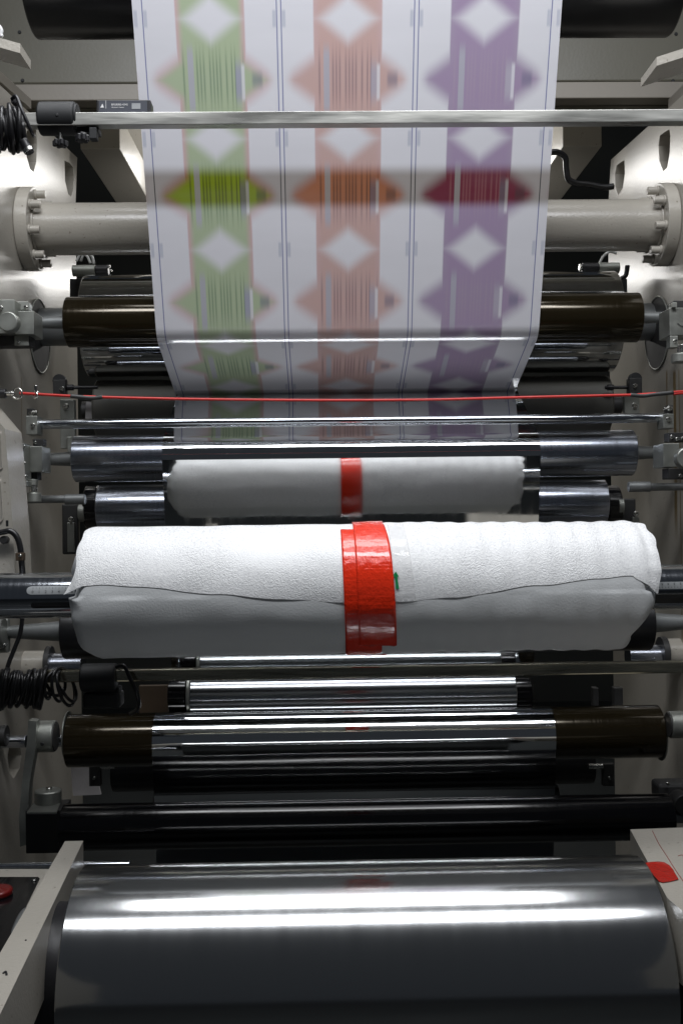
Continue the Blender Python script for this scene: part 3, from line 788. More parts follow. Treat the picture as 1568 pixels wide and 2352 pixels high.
# green arrow printed on the clear tape
def on_foam(px, py, lift=0.004):
    zz = at(px, py, YF - 0.13).z - zf; a = math.degrees(math.asin(max(-1, min(1, zz / RF)))); x = px_x(px, py)
    return fpt(x, a, sheet_r(x, a) + lift)
arrow = [(899, 1322), (906, 1313), (913, 1324), (909, 1325), (913, 1352), (906, 1352), (904, 1326)]
pts = [on_foam(*p) for p in arrow]
tf.part('arrow_mark', MB().add(pts + [p + Vector((0, 0.001, 0)) for p in pts], [tuple(range(7)), tuple(range(13, 6, -1))] + [(i, i + 7, (i + 1) % 7 + 7, (i + 1) % 7) for i in range(7)]), 'green_print')
tf.done()
# shaft with graduated stickers
t = T('roll_shaft', 'polished steel shaft with graduated scale stickers carrying the foam roll', 'shaft')
rs = m(52, YF); zs = axis(0, 1568, 1358, YF)
SB = t.part('shaft_body', MB().cyl((-1.15, YF, zs), (1.15, YF, zs), rs, n=128), 'chrome')
def arcpatch(x0, x1, a0, a1, r, roundl=False, roundr=False, n=12, nx=30):
    vs = []; h = abs(math.radians(a1 - a0)) * r / 2
    for i in range(n + 1):
        q = i / n; a = a0 + (a1 - a0) * q; inset = h * (1 - math.sqrt(max(0, 1 - (2 * q - 1) ** 2)))
        l_ = x0 + (inset if roundl else 0); r_ = x1 - (inset if roundr else 0)
        for k in range(nx + 1):
            vs.append(Vector((l_ + (r_ - l_) * k / nx, YF - r * math.cos(R(a)), zs + r * math.sin(R(a)))))
    w2 = nx + 1
    return MB().add(vs, [(i * w2 + k, (i + 1) * w2 + k, (i + 1) * w2 + k + 1, i * w2 + k + 1) for i in range(n) for k in range(nx)], True)
ang = lambda py: math.degrees(math.asin(max(-1, min(1, (1358 - py) / 52.0))))
def shaft_M(px, a, up=True, lift=0.0006):
    x = at(px, 1340, YF - rs).x
    M = Matrix.Translation((x, YF - (rs + lift) * math.cos(R(a)), zs + (rs + lift) * math.sin(R(a)))) @ Matrix.Rotation(R(90 - a), 4, 'X')
    if not up: M = M @ Matrix.Rotation(PI, 4, 'Z')
    return M
st = t.part('scale_sticker', arcpatch(at(61, 1340, YF - rs).x, at(172, 1340, YF - rs).x, ang(1352) , ang(1334), rs + 0.0004, roundl=True), 'sticker', SB)
mb = MB(); tk = MB()
for i in range(7):
    if i < 7: mb.text(str(i), 0.0075, shaft_M(75 + i * 15.1, ang(1346.5)))
for i in range(14):
    M = shaft_M(75.5 + i * 7.5, ang(1338.5 if i % 2 == 0 else 1337.8)); h = 0.0022 if i % 2 == 0 else 0.0013
    tk.add([M @ Vector(p) for p in ((-0.0003, -h, 0), (0.0003, -h, 0), (0.0003, h, 0), (-0.0003, h, 0))], [(0, 1, 2, 3)])
t.part('digits', mb, 'black_ink', st if False else SB); t.part('tick_marks', tk, 'black_ink', SB)
t.part('scale_sticker', arcpatch(at(1478, 1340, YF - rs).x, at(1640, 1340, YF - rs).x, ang(1359), ang(1343), rs + 0.0004), 'sticker', SB)
mb = MB(); tk = MB()
for i in range(7):
    mb.text(str(7 - i if i < 7 else 0), 0.0068, shaft_M(1491 + i * 14.1 - 14.1 * 0, ang(1347), up=False)) if i else mb.text('6', 0.0068, shaft_M(1520 - 14.1, ang(1347), up=False))
mb = MB()
for i, ch in enumerate('654321'):
    mb.text(ch, 0.0068, shaft_M(1505.5 + i * 14.1, ang(1347.5), up=False))
for i in range(12):
    M = shaft_M(1505.5 + i * 7.05, ang(1355)); h = 0.0018 if i % 2 == 0 else 0.0011
    tk.add([M @ Vector(p) for p in ((-0.0003, -h, 0), (0.0003, -h, 0), (0.0003, h, 0), (-0.0003, h, 0))], [(0, 1, 2, 3)])
t.part('digits', mb, 'black_ink', SB); t.part('tick_marks', tk, 'black_ink', SB)
t.part('slot', arcpatch(at(70, 1370, YF - rs).x, at(200, 1370, YF - rs).x, ang(1383), ang(1370), rs + 0.0004, roundl=True), 'matt_black', SB)
t.part('slot', arcpatch(at(1470, 1370, YF - rs).x, at(1640, 1370, YF - rs).x, ang(1392), ang(1371), rs + 0.0004), 'matt_black', SB)
c = at(16, 1371, YF - rs); t.part('screw_hole', MB().cyl(c + Vector((0, 0.0005, 0)), c + Vector((0, 0.01, 0)), m(6, YF)), 'matt_black', SB)
t.part('groove', MB().box((0, YF - rs * math.cos(R(ang(1378))) - 0.0002 + 0.001, zs - 0.0172), (2.28, 0.003, 0.0008), bev=0), 'black_ink', SB)
t.done()

# ------------------------------------------------------------------ square bars with clamps, sensor, cables
def sqbar(x0, y0, x1, y1, Y, hpx, bev=0.0012):
    a, b_ = at(x0, y0, Y), at(x1, y1, Y); h = m(hpx, Y)
    return MB().beam(a, b_, h * 0.9, h, bev)
t = T('square_bar', 'brushed aluminium square bar crossing in front of the upper web', 'bar')
a, b_ = at(55, 263, 2.02), at(1700, 274, 2.02); h = m(29, 2.02)
t.part('bar', MB().box(((a.x + b_.x) / 2, 2.02 + h / 2, (a.z + b_.z) / 2), (b_.x - a.x, h, h), Matrix.Rotation(R(-0.04), 4, 'Y'), 0.0012), 'bar_metal')
t.done()
ZB = (a.z + b_.z) / 2
def clamp(label, x0, x1, cy, r, Y, mat, knob):
    t = T('bar_clamp', label, 'clamp')
    k = t.part('sleeve', MB().cylx(x0, x1, cy, r, Y, bev=0.004, n=64), mat)
    t.part('collar_edge', MB().cylx(x1, x1 + 5, cy, r - 4, Y), mat, k)
    if knob:
        kx, y0_, y1_ = knob
        t.part('screw', MB().cylz(kx, y0_ - 3, y1_ + 4, 3.6, Y - 0.02), 'screw_zinc')
        kk = MB(); c = at(kx, y1_, Y - 0.02); kk.cyl(c, c + Vector((0, 0, -0.013)), 0.008)
        for i in range(6):
            q = 2 * PI * i / 6; kk.cyl(c + Vector((0.011 * math.cos(q), 0.011 * math.sin(q), -0.001)), c + Vector((0.011 * math.cos(q), 0.011 * math.sin(q), -0.012)), 0.0042, n=16)
        t.part('knob', kk, 'black_plastic')
        t.part('set_hole', MB().cyly(131, 263, 4, Y - m(r, Y) - 0.0005, 0.004), 'matt_black', k)
    return t
t = clamp('black cylindrical clamp with star knob on the upper square bar', 92, 176, 273, 37, 2.045, 'matt_black', (139, 308, 322)); 
jb = MB().boxp(176, 290, 226, 304, 2.03, 0.03).boxp(205, 292, 222, 318, 2.02, 0.02); t.part('jaw', jb, 'matt_black')
kk = MB(); c = at(190, 318, 2.0)
for i in range(6): kk.cyl(c + Vector((0.009 * math.cos(i * PI / 3), 0.009 * math.sin(i * PI / 3), 0.006)), c + Vector((0.009 * math.cos(i * PI / 3), 0.009 * math.sin(i * PI / 3), -0.006)), 0.005, n=14)
t.part('small_knob', kk.cyl(c + Vector((0, 0, 0.01)), c + Vector((0, 0, -0.006)), 0.009), 'black_plastic'); t.done()
t = T('edge_sensor', 'slim dark sensor box with printed label resting behind the upper square bar', 'sensor')
Yq = 2.055
k = t.part('housing', MB().boxp(222, 229, 346, 262, Yq, 0.035, 0.002), 'black_plastic')
k2 = t.part('label_plate', MB().boxp(228, 232, 338, 259, Yq - 0.0006, 0.001, 0), 'label_face', k)
def flatM(px, py, Y): return Matrix.Translation(at(px, py, Y)) @ Matrix.Rotation(R(90), 4, 'X')
t.part('lettering', MB().text('BPS80B0-4545', 0.0056, flatM(256, 240.5, Yq - 0.001), align='LEFT').text('Ultrasonic Sensor', 0.0036, flatM(256, 246.5, Yq - 0.001), align='LEFT'), 'white_ink', k)
t.part('code_patch', MB().boxp(303, 237, 323, 250, Yq - 0.0011, 0.0005, 0), 'grey_ink', k)
t.part('warning_mark', MB().plate([at(231, 247, Yq - 0.0012), at(236, 238, Yq - 0.0012), at(239, 247, Yq - 0.0012)], [], (0, 0.0004, 0)).boxp(243.2, 231, 244, 249, Yq - 0.0011, 0.0004, 0), 'white_ink', k)
t.done()
def coil(label, x0, x1, cy, r, Y, turns, cr, plug=None, jit=0.25, name='cable_coil'):
    t = T(name, label, 'cable'); pts = []
    N = int(turns * 14); c0_, c1_ = at(x0, cy, Y), at(x1, cy, Y); rr = m(r, Y); ph = random.random() * 6
    for i in range(N + 1):
        q = i / N; a = 2 * PI * turns * q
        rl = rr * (1 + jit * math.sin(a * 0.37 + ph) * 0.5 + jit * 0.4 * math.sin(a * 0.11 + 2))
        xx = c0_.x + (c1_.x - c0_.x) * (0.5 - 0.5 * math.cos(PI * q * 2.999)) + 0.006 * math.sin(a * 0.5)
        pts.append(Vector((xx + 0.012 * math.sin(a + ph), Y - rl * math.cos(a), c0_.z - 0.3 * rr + rl * 1.15 * math.sin(a))))
    t.part('cable_loops', MB().tube(pts, cr, n=8, sub=2), 'cable_black')
    return t
t = coil('black sensor cable coiled round the left end of the upper square bar', -15, 50, 285, 38, 2.035, 17, 0.0048)
t.part('cable_tie', MB().tube([at(28, 228, 1.98), at(38, 222, 1.97), at(52, 255, 1.96), at(72, 300, 1.97), at(78, 312, 1.99)], 0.0035), 'black_plastic')
t.part('knob_end', MB().cyly(33, 231, 8, 1.985, 0.012), 'black_plastic')
k = t.part('connector', MB().cyl(at(54, 322, 1.985), at(70, 352, 1.985), 0.009), 'black_plastic')
t.part('ring', MB().cyl(at(64, 341, 1.985), at(69, 350, 1.985), 0.0105), 'screw_zinc', k)
t.done()
Y2 = 2.2
t = T('square_bar', 'brassy polished bar crossing just under the foam roll', 'bar')
a, b_ = at(95, 1556, Y2), at(1720, 1530, Y2); h = m(27, Y2)
zq = (at(95, 1556, Y2).z + at(1720, 1530, Y2).z) / 2
t.part('bar', MB().box(((a.x + b_.x) / 2, Y2 + h / 2, zq), (b_.x - a.x, h, h), None, 0.003), 'bar_brass')
t.done()
t = T('bar_clamp', 'black clamp block hanging from the brassy bar at lower left', 'clamp')
t.part('sleeve', MB().cylx(188, 268, 1556, 32, 2.21, bev=0.004, n=48), 'matt_black')
t.part('lower_block', MB().boxp(190, 1592, 276, 1628, 2.2, 0.05, 0.006), 'matt_black')
t.part('neck', MB().boxp(212, 1580, 274, 1606, 2.205, 0.04, 0.004), 'matt_black')
t.part('lead', MB().tube([at(268, 1532, 2.19), at(285, 1530, 2.18), at(300, 1560, 2.18), at(316, 1595, 2.18), at(318, 1625, 2.2), at(300, 1640, 2.25)], 0.0045), 'cable_black')
t.done()
coil('black cable coiled round the left end of the brassy bar', 4, 95, 1572, 34, 2.2, 26, 0.0042).done()
coil('small loose loop of black cable hanging between coil and clamp on the brassy bar', 100, 158, 1568, 30, 2.2, 5, 0.0036, jit=0.6).done()

# ------------------------------------------------------------------ red pull cable
YC = 2.25
t = T('pull_cable', 'thin red emergency pull cable strung across the whole machine', 'cable')
pts = [at(x, y, YC) for x, y in ((46, 903), (80, 905), (170, 910), (300, 914), (450, 917), (650, 919), (800, 919.5), (1000, 918), (1150, 914), (1300, 910.5), (1450, 907), (1500, 904), (1600, 897))]
t.part('red_line', MB().tube(pts, 0.0031), 'red_rope')
t.part('red_line', MB().tube([at(1545, 905, YC), at(1570, 903, YC), at(1610, 902, YC)], 0.0031), 'red_rope')
t.part('sleeve', MB().tube([at(163, 909.5, YC), at(185, 912, YC), at(215, 914, YC), at(236, 911.5, YC)], 0.0046), 'sleeve_grey')
t.part('sleeve', MB().tube([at(1447, 907, YC), at(1475, 909, YC), at(1500, 906, YC), at(1545, 901.5, YC)], 0.0046), 'sleeve_grey')
k = t.part('eye_ring', MB().torus(at(40, 904, YC), m(12, YC), 0.0022, (0.2, 1, 0)), 'screw_zinc')
t.part('pin', MB().cylx(14, 34, 904, 5, YC).cylx(26, 31, 904, 7, YC), 'screw_zinc')
t.part('boot', MB().cylx(-12, 15, 904, 11, YC), 'black_plastic')
sh = MB().torus(at(82, 908, YC), m(6, YC), 0.0024, (0.6, 1, 0)); sh.cylz(83, 885, 902, 4, YC); sh.tube([at(80, 899, YC), at(88, 901, YC), at(86, 911, YC)], 0.0022)
t.part('clamp', sh, 'screw_zinc'); t.done()

# ------------------------------------------------------------------ side hardware (left)
AL = 'aluminium'
def hw(name, label, cat, parts):
    t = T(name, label, cat); idx = []
    for p in parts:
        par = idx[p[3]] if len(p) > 3 and p[3] is not None else None
        idx.append(t.part(p[0], p[1], p[2], par))
    t.done()
hw('sensor_probe', 'small silver sensor with black tip under the left end of the thick tube', 'sensor', [
    ('barrel', MB().cylx(168, 220, 622, 13, 3.05), AL), ('tip', MB().cylx(220, 250, 621, 12, 3.05, bev=0.003), 'black_plastic'),
    ('nut', MB().cylx(249, 254, 612, 4, 3.05).cylx(254, 258, 622, 3, 3.05), 'screw_zinc'),
    ('hose', MB().tube([at(176, 600, 3.1), at(186, 584, 3.1), at(200, 588, 3.1), at(208, 605, 3.1)], 0.004).tube([at(186, 600, 3.12), at(196, 580, 3.12), at(212, 590, 3.12), at(216, 606, 3.12)], 0.004), 'hose_clear')])
hw('sensor_probe', 'small silver sensor with black tip under the right end of the thick tube', 'sensor', [
    ('barrel', MB().cylx(1373, 1420, 616, 13, 3.05), AL), ('tip', MB().cylx(1335, 1374, 616, 12, 3.05, bev=0.003), 'black_plastic'),
    ('nut', MB().cylx(1329, 1335, 614, 8, 3.05), 'screw_zinc'),
    ('lever', MB().tube([at(1412, 648, 3.0), at(1425, 640, 3.0), at(1436, 632, 3.0), at(1440, 610, 3.0)], 0.007), 'black_plastic'),
    ('hose', MB().tube([at(1375, 606, 3.1), at(1385, 588, 3.1), at(1400, 578, 3.1), at(1415, 582, 3.1)], 0.004), 'hose_clear')])
solo('end_block', 'black block filling the gap left of the large mirror chrome cylinder', 'block', MB().boxp(161, 640, 208, 690, 3.08, 0.1), 'matt_black')
solo('end_block', 'black block filling the gap right of the large mirror chrome cylinder', 'block', MB().boxp(1400, 640, 1440, 690, 3.08, 0.1), 'matt_black')
Yb = 2.5
hw('bearing_block', 'grey aluminium bearing block with round boss left of the upper bronze roller', 'bearing block', [
    ('block', MB().boxp(35, 714, 78, 768, 2.5, 0.08), AL), ('upper_plate', MB().boxp(-20, 688, 34, 722, 2.47, 0.06), AL),
    ('side_plate', MB().boxp(35, 692, 64, 712, 2.52, 0.04), AL), ('lower_plate', MB().boxp(-20, 768, 68, 794, 2.52, 0.05), 'dark_disc'),
    ('lower_block', MB().boxp(34, 770, 66, 794, 2.515, 0.004), AL),
    ('boss', MB().cyly(18, 738, 23, 2.44, 0.03, bev=0.003), AL), ('back_plate', MB().boxp(-30, 722, 34, 766, 2.49, 0.05), AL),
    ('bolt', bolt(2, 708, 2.47, 7), 'screw_zinc'), ('bolt', bolt(39, 704, 2.52, 5), 'screw_zinc'), ('bolt', bolt(60, 706, 2.52, 5), 'screw_zinc'),
    ('bolt', bolt(44, 785, 2.515, 5), 'screw_zinc'), ('bore', MB().cyly(84, 742, 9, 2.6, 0.002), 'matt_black')])
hw('bearing_block', 'grey aluminium bearing block with levelling foot right of the upper bronze roller', 'bearing block', [
    ('block', MB().boxp(1536, 706, 1620, 770, 2.5, 0.08), AL), ('upper_plate', MB().boxp(1545, 690, 1620, 706, 2.5, 0.05), 'dark_disc'),
    ('side_plate', MB().boxp(1543, 694, 1554, 706, 2.49, 0.03), AL), ('lower_block', MB().boxp(1538, 771, 1556, 798, 2.5, 0.03), AL),
    ('nut', MB().cylz(1566, 792, 812, 12, 2.49), 'screw_zinc'), ('foot', MB().cylz(1562, 813, 833, 22, 2.49, bev=0.002), AL),
    ('bolt', bolt(1549, 783, 2.5, 5), 'screw_zinc'), ('curved_mark', MB().tube([at(1555, 742, 2.498), at(1562, 748, 2.498), at(1572, 750, 2.498)], 0.0008), 'matt_black')])
for nm, q in (('left', dict(pl=(122, 872, 150, 905), rod=(150, 225, 890), st=(139, 918, 172, 1030), b1=(143, 893), b2=(152, 934), sl=(155, 1003, 165, 1038))),
              ('right', dict(pl=(1444, 868, 1474, 906), rod=(1388, 1446, 890), st=(1433, 908, 1468, 960), b1=(1457, 886), b2=(1457, 932), sl=(1452, 1000, 1464, 1030)))):
    pl, st = q['pl'], q['st']
    hw('nip_bracket', 'dark grey bolted bracket beside the %s end of the rubber nip roller' % nm, 'bracket', [
        ('pivot_plate', MB().boxp(pl[0], pl[1], pl[2], pl[3], 2.9, 0.03), 'dark_disc'), ('strut', MB().boxp(*st, 2.86, 0.02), AL),
        ('rod', MB().cylx(q['rod'][0], q['rod'][1], q['rod'][2], 4, 2.92).cylx(q['rod'][0] + 5, q['rod'][0] + 20, q['rod'][2], 7, 2.92), 'black_plastic'),
        ('bolt', bolt(*q['b1'], 2.9, 6), 'screw_zinc'), ('bolt', bolt(*q['b2'], 2.86, 8), 'screw_zinc'),
        ('slotted_tongue', MB().boxp(*q['sl'], 2.85, 0.01), AL), ('round_boss', MB().cyly((pl[0] + pl[2]) / 2, pl[1] + 2, 15, 2.91, 0.02), 'matt_black')])
solo('guard_plate', 'small pale angled plate behind the left end of the thin polished rod', 'plate', MB().plate([at(198, 922, 2.98), at(220, 926, 2.98), at(228, 945, 2.98), at(222, 970, 2.98), at(196, 968, 2.98)], [], (0, 0.01, 0)), 'cloth_grey')
solo('guard_plate', 'small pale angled plate behind the right end of the thin polished rod', 'plate', MB().plate([at(1376, 922, 2.98), at(1400, 918, 2.98), at(1408, 968, 2.98), at(1384, 972, 2.98)], [], (0, 0.01, 0)), 'cloth_grey')
hw('rod_bracket', 'small aluminium bracket holding the left end of the thin polished rod', 'bracket', [
    ('bracket_body', MB().boxp(60, 955, 86, 998, 2.6, 0.05), AL), ('upper_lug', MB().boxp(62, 938, 78, 955, 2.62, 0.03), 'dark_disc'),
    ('bolt', bolt(72, 950, 2.62, 6), 'screw_zinc'), ('bolt', bolt(76, 977, 2.6, 6), 'screw_zinc'), ('stud', MB().cylx(76, 86, 946, 4, 2.62), 'screw_zinc')])
hw('rod_bracket', 'small aluminium bracket holding the right end of the thin polished rod', 'bracket', [
    ('bracket_body', MB().boxp(1522, 950, 1547, 984, 2.6, 0.05), AL), ('upper_lug', MB().boxp(1532, 930, 1545, 950, 2.62, 0.03), 'dark_disc'),
    ('bolt', bolt(1537, 938, 2.62, 7), 'screw_zinc'), ('bolt', bolt(1534, 963, 2.6, 7), 'screw_zinc'), ('stud', MB().cylx(1522, 1534, 938, 3, 2.62), 'screw_zinc')])
hw('bearing_block', 'tall aluminium bearing block with levelling foot left of the satin chrome roller', 'bearing block', [
    ('front_block', MB().boxp(12, 1018, 56, 1104, 2.45, 0.06), AL), ('base_plate', MB().boxp(16, 1105, 62, 1117, 2.45, 0.05), AL),
    ('inner_block', MB().boxp(59, 1025, 97, 1084, 2.5, 0.08), AL), ('top_tab', MB().boxp(76, 1008, 100, 1024, 2.53, 0.03), 'dark_disc'),
    ('dark_gap', MB().boxp(60, 1085, 86, 1102, 2.52, 0.04), 'matt_black'), ('nut', MB().cylz(76, 1101, 1114, 12, 2.5, n=6, bev=0.0005), AL),
    ('stud', MB().cylz(77, 1114, 1132, 9, 2.5), 'screw_zinc'), ('foot', MB().cylz(78, 1132, 1153, 17, 2.5), AL),
    ('bolt', bolt(36, 1044, 2.45, 3.5, 0.001), 'matt_black'), ('bolt', bolt(37, 1078, 2.45, 3.5, 0.001), 'matt_black'),
    ('screw', bolt(55, 1026, 2.448, 4), 'screw_zinc'), ('screw', bolt(56, 1063, 2.448, 4), 'screw_zinc'), ('screw', bolt(58, 1094, 2.448, 4), 'screw_zinc'), ('screw', bolt(81, 1016, 2.53, 4), 'screw_zinc')])
hw('bearing_block', 'aluminium bearing block with round boss right of the satin chrome roller', 'bearing block', [
    ('inner_block', MB().boxp(1522, 1018, 1560, 1073, 2.5, 0.08), AL), ('top_tab', MB().boxp(1535, 993, 1620, 1014, 2.52, 0.04), 'dark_disc'),
    ('boss', MB().cyly(1577, 1051, 24, 2.44, 0.03, bev=0.003), AL), ('dark_base', MB().boxp(1534, 1075, 1620, 1100, 2.5, 0.05), 'dark_disc'),
    ('screw', bolt(1542, 1003, 2.52, 5), 'screw_zinc'), ('screw', bolt(1555, 1008, 2.52, 5), 'screw_zinc'), ('screw', bolt(1567, 1007, 2.52, 5), 'screw_zinc'), ('screw', bolt(1562, 1093, 2.5, 5), 'screw_zinc')])
for nm, cx, bx, yy in (('left', 165, 163, 1178), ('right', 1446, 1460, 1165)):
    hw('pivot_arm', 'dark pivot arm holding the %s end of the chrome roller above the foam roll' % nm, 'lever', [
        ('arm_plate', MB().boxp(cx - 22, yy - 20, cx + 14, yy + 95, 2.95, 0.02, 0.004), 'dark_disc'),
        ('ring', MB().cylx(cx + (18 if nm == 'left' else -30), cx + (32 if nm == 'left' else -18), yy - 2, 22, 2.93), AL),
        ('slotted_tongue', MB().boxp(bx - 8, yy + 22, bx + 8, yy + 90, 2.92, 0.015), AL), ('bolt', bolt(bx, yy + 15, 2.92, 7), 'screw_zinc')])
# left foreground panel, conduit
hw('side_cabinet', 'cream cabinet edge at the far left with a moulded groove and black vents', 'cabinet', [
    ('door_panel', MB().plate([at(-60, 900, 2.15), at(12, 985, 2.15), at(30, 1205, 2.15), at(36, 1330, 2.15), at(-60, 1330, 2.15)], [], (0, 0.12, 0)), 'cream_paint'),
    ('groove', MB().tube([at(-12, 1078, 2.148), at(4, 1076, 2.148), at(5, 1060, 2.148), at(2, 990, 2.148)], 0.0014).tube([at(-12, 1204, 2.148), at(2, 1198, 2.148), at(7, 1180, 2.148), at(2, 1100, 2.148)], 0.0014), 'cream_paint', None),
    ('slot', MB().boxp(14, 1195, 20, 1209, 2.1495, 0.002), 'matt_black')])
hw('conduit', 'black flexible conduit arching down past the left end of the roll shaft', 'hose', [
    ('hose', MB().tube([at(x, y, 2.13) for x, y in ((-15, 1226), (8, 1222), (25, 1220), (40, 1234), (48, 1262), (51, 1300), (56, 1350))], 0.0062), 'cable_black'),
    ('hose', MB().tube([at(x, y, 2.2) for x, y in ((54, 1400), (48, 1450), (38, 1480), (22, 1520), (10, 1560))], 0.0048), 'cable_black'),
    ('saddle_clip', MB().boxp(36, 1270, 53, 1288, 2.115, 0.02), 'paper_brown'), ('bolt', bolt(47, 1276, 2.112, 3.5), 'screw_zinc'), ('gland', MB().cyly(8, 1240, 9, 2.13, 0.02), 'dark_disc')])
hw('shaft_support', 'rounded grey support collar holding the tapered shaft below the roll shaft at left', 'bearing', [
    ('collar', MB().cyl(at(-40, 1455, 2.45), at(12, 1452, 2.45), 0.048, 0.038, bev=0.006), AL), ('ear', MB().boxp(-30, 1420, 20, 1500, 2.47, 0.02, 0.008), AL), ('bolt', bolt(9, 1483, 2.44, 6), 'screw_zinc')])
hw('stub_axle', 'chrome stub axle with bolted dark flange at lower left behind the foam roll', 'axle', [
    ('tube', MB().cylx(30, 108, 1527, 32, 2.78), 'cream_paint'), ('flange', MB().cylx(108, 120, 1522, 38, 2.74), 'dark_disc'), ('axle', MB().cylx(118, 192, 1530, 30, 2.74), 'satin_chrome'), ('bolt', MB().cylx(116, 124, 1540, 4, 2.69), 'screw_zinc')])
hw('stub_axle', 'chrome stub axle with bolted dark flange at lower right behind the foam roll', 'axle', [
    ('tube', MB().cylx(1528, 1610, 1500, 34, 2.78), 'cream_paint'), ('flange', MB().cylx(1514, 1528, 1500, 38, 2.74), 'dark_disc'), ('axle', MB().cylx(1440, 1516, 1508, 27, 2.74), 'satin_chrome'), ('bolt', MB().cylx(1508, 1514, 1520, 4, 2.69), 'screw_zinc')])
# right rear hose
solo('rubber_hose', 'black rubber hose looping out from behind the right edge of the web', 'hose', MB().tube([at(x, y, 3.0) for x, y in ((1262, 350), (1280, 350), (1297, 362), (1300, 390), (1305, 412), (1325, 422), (1350, 424), (1385, 430), (1408, 428))], 0.009), 'cable_black')
# lower hardware
hw('lever_arm', 'long grey lever arm with round collar at the left end of the lower bronze roller', 'lever', [
    ('arm', MB().plate([at(66, 1655, 2.42), at(84, 1657, 2.42), at(82, 1720, 2.42), at(68, 1800, 2.42), at(62, 1940, 2.42), at(47, 1945, 2.42), at(44, 1880, 2.42), at(52, 1790, 2.42), at(62, 1710, 2.42)], [], (0, 0.03, 0)), AL),
    ('collar', MB().cylx(82, 128, 1691, 36, 2.47, bev=0.003), AL), ('dark_face', MB().cylx(126, 130, 1691, 33, 2.47), 'dark_disc', 1),
    ('hole', MB().cyly(97, 1709, 4.5, 2.432, 0.01), 'matt_black', 1), ('end_collar', MB().cylx(-20, 17, 1690, 24, 2.47), 'dark_disc')])
hw('end_collar', 'round steel collar on the right end of the lower bronze roller', 'collar', [('disc', MB().cylx(1535, 1600, 1664, 31, 2.48, bev=0.003), AL), ('dark_face', MB().cylx(1532, 1535, 1664, 28, 2.48), 'dark_disc')])
hw('adjuster', 'round knurled adjuster on a dark block beside the lower left lever arm', 'adjuster', [
    ('base_block', MB().boxp(60, 1862, 142, 1960, 2.34, 0.09), 'dark_disc'), ('deck', MB().plate([onZ(62, 1866, at(100, 1862, 2.34).z + 0.002), onZ(130, 1866, at(100, 1862, 2.34).z + 0.002), onZ(140, 1842, at(100, 1862, 2.34).z + 0.002), onZ(80, 1842, at(100, 1862, 2.34).z + 0.002)], [], (0, 0, -0.004)), AL),
    ('knob', MB().cylz(111, 1814, 1846, 30, 2.40, bev=0.003, n=64), AL), ('centre_screw', MB().cylz(113, 1808, 1816, 7, 2.40), 'screw_zinc')])
solo('guard_plate', 'grey rag-like plate seen low at left under the bronze roller', 'plate', MB().plate([at(162, 1745, 3.0), at(215, 1750, 3.0), at(232, 1825, 3.0), at(168, 1828, 3.0)], [], (0, 0.01, 0)), 'cloth_grey')
for nm, x0, s_ in (('left', 205, 1), ('right', 1410, -1)):
    hw('mount_tab', 'small dark mounting tab under the %s part of the lower bronze roller' % nm, 'bracket', [
        ('tab', MB().boxp(min(x0, x0 + 26 * s_), 1755, max(x0, x0 + 26 * s_), 1806, 2.72, 0.02), 'dark_disc'), ('pin', MB().cylx(x0 + 26 * s_ if s_ > 0 else x0 - 60, x0 + 60 if s_ > 0 else x0 - 26, 1760, 6, 2.72), 'screw_zinc'), ('bolt', bolt(x0 + 12 * s_, 1787, 2.72, 4), 'screw_zinc')])
solo('paper_board', 'brown board glimpsed behind the clamp under the brassy bar', 'board', MB().boxp(320, 1575, 385, 1640, 2.95, 0.02), 'paper_brown')
# vertical posts at right low
solo('post', 'narrow dark upright post seen right of the short chrome roller', 'post', MB().boxp(1362, 1580, 1374, 1640, 3.0, 0.03), 'dark_disc')
solo('post', 'wider dark upright post near the right end of the lower bronze roller', 'post', MB().boxp(1410, 1580, 1430, 1640, 2.98, 0.03), 'dark_disc')
hw('roller_bracket', 'dark cast bracket at the right end of the widest glossy black roller', 'bracket', [
    ('casting', MB().boxp(1510, 1800, 1620, 1840, 2.45, 0.06, 0.008), 'dark_disc'), ('hub', MB().cyly(1572, 1850, 24, 2.34, 0.05), 'dark_disc'), ('bolt', bolt(1532, 1800, 2.44, 4), 'screw_zinc')])

# ------------------------------------------------------------------ near arms
def zarm(z, pts, th, X=None):
    top = [onZ(px, py, z) for px, py in pts]
    return MB().plate([(p.x, p.y, p.z) for p in top], [], (0, 0, -th))
za = -0.66
L1, L2 = onZ(150, 1932, za), onZ(190, 1932, za)
mbA = MB(); Yn = 1.28
# a straight box arm running towards the camera
e1 = onZ(178, 1960, za); e2 = onZ(20, 2290, za); d_ = (e2 - e1); d_ /= d_.y
f1 = onZ(150, 1932, za); f2_ = onZ(0, 2190, za); g_ = (f2_ - f1); g_ /= g_.y
Yf = f1.y
innf, innn = e1 + d_ * (Yf - e1.y), e1 + d_ * (Yn - e1.y)
outf = f1.copy(); outn = f1 + g_ * (Yn - f1.y)
innc = innf + Vector((0.014, -0.012, -0.0)) 
pts = [outf, innf, innc + d_ * (-0.0), innn, outn]
hw('reel_arm', 'cream square-section arm reaching forward at the left of the film reel', 'arm', [
    ('arm', MB().plate([tuple(p) for p in (outf, innf, innn, outn)], [], (0, 0, -0.12)), 'cream_paint'),
    ('chip_mark', MB().tube([onZ(8, 2236, za + 0.0005), onZ(14, 2232, za + 0.0005), onZ(16, 2240, za + 0.0005)], 0.0016), 'matt_black'),
    ('screw_mark', MB().cyl(onZ(60, 2160, za - 0.001), onZ(60, 2160, za + 0.0006), 0.0016), 'matt_black')])
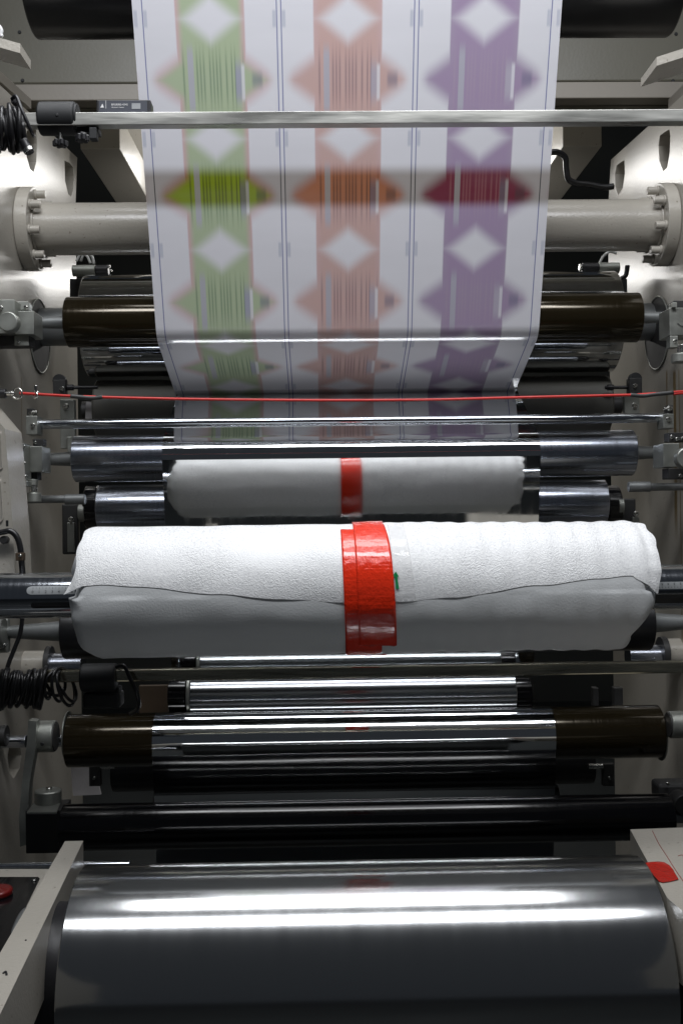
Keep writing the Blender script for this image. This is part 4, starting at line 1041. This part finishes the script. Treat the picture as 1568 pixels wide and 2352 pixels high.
# control panel on the left
zp = -0.70
hw('control_panel', 'black control plate with red button in a cream frame at the lower left edge', 'control panel', [
    ('frame', MB().plate([tuple(onZ(x, y, zp)) for x, y in ((-90, 1996), (118, 1996), (100, 2018), (-10, 2250), (-90, 2250))], [], (0, 0, -0.03)), 'cream_paint'),
    ('plate', MB().plate([tuple(onZ(x, y, zp + 0.002)) for x, y in ((-90, 2014), (88, 2014), (92, 2018), (-2, 2210), (-90, 2230))], [], (0, 0, -0.001)), 'black_gloss'),
    ('button', MB().cyl(onZ(-6, 2056, zp + 0.002), onZ(-6, 2056, zp + 0.002) + Vector((0, 0, 0.012)), 0.028, bev=0.004), 'red_button'),
    ('screw', MB().cyl(onZ(79, 2023, zp + 0.002), onZ(79, 2023, zp + 0.002) + Vector((0, 0, 0.003)), 0.0045), 'screw_zinc'),
    ('screw', MB().cyl(onZ(36, 2136, zp + 0.002), onZ(36, 2136, zp + 0.002) + Vector((0, 0, 0.003)), 0.0045), 'screw_zinc')])
# right table
zt_ = -0.64
e1, e2 = onZ(1446, 1905, zt_), onZ(1531, 2062, zt_)
t = T('reel_arm', 'broad cream arm at the right of the film reel with red pen lines', 'arm')
Yn = 1.3; d_ = (e2 - e1); d_ /= d_.y
inn = Vector((e2.x + 0.035, Yn, zt_)); far_r = onZ(1640, 1898, zt_)
k = t.part('arm', MB().plate([tuple(e1), tuple(far_r), (far_r.x + 0.3, Yn, zt_), tuple(inn), tuple(e2)], [], (0, 0, -0.12)), 'cream_paint')
t.part('pen_line', MB().tube([onZ(x, y, zt_ + 0.0004) for x, y in ((1497, 1908), (1512, 1938), (1530, 1966), (1550, 1998), (1572, 2030))], 0.0007, n=6), 'pen_red', k)
t.part('pen_line', MB().tube([onZ(x, y, zt_ + 0.0004) for x, y in ((1556, 1966), (1566, 1964), (1580, 1972))], 0.0006, n=6), 'pen_red', k)
t.part('screw_hole', MB().cyl(Vector((inn + (e1 - inn) * 0.35)) + Vector((-0.0015, 0, -0.03)), Vector((inn + (e1 - inn) * 0.35)) + Vector((0.01, 0, -0.03)), 0.006), 'matt_black', k)
t.done()
tp = [onZ(x, y, zt_ + 0.0022) for x, y in ((1478, 1982), (1492, 1980), (1511, 1978), (1524, 1981), (1536, 1987), (1545, 1997), (1549, 2005), (1557, 2019), (1540, 2023), (1522, 2026), (1512, 2024), (1500, 2010), (1488, 1994))]
solo('tape_scrap', 'torn flap of red tape stuck on the right cream arm beside the film reel', 'tape', MB().plate([tuple(p + Vector((0, 0, 0.002 * nz(i * 0.9, 1)))) for i, p in enumerate(tp)], [], (0, 0, -0.0008)), 'red_tape_flat')
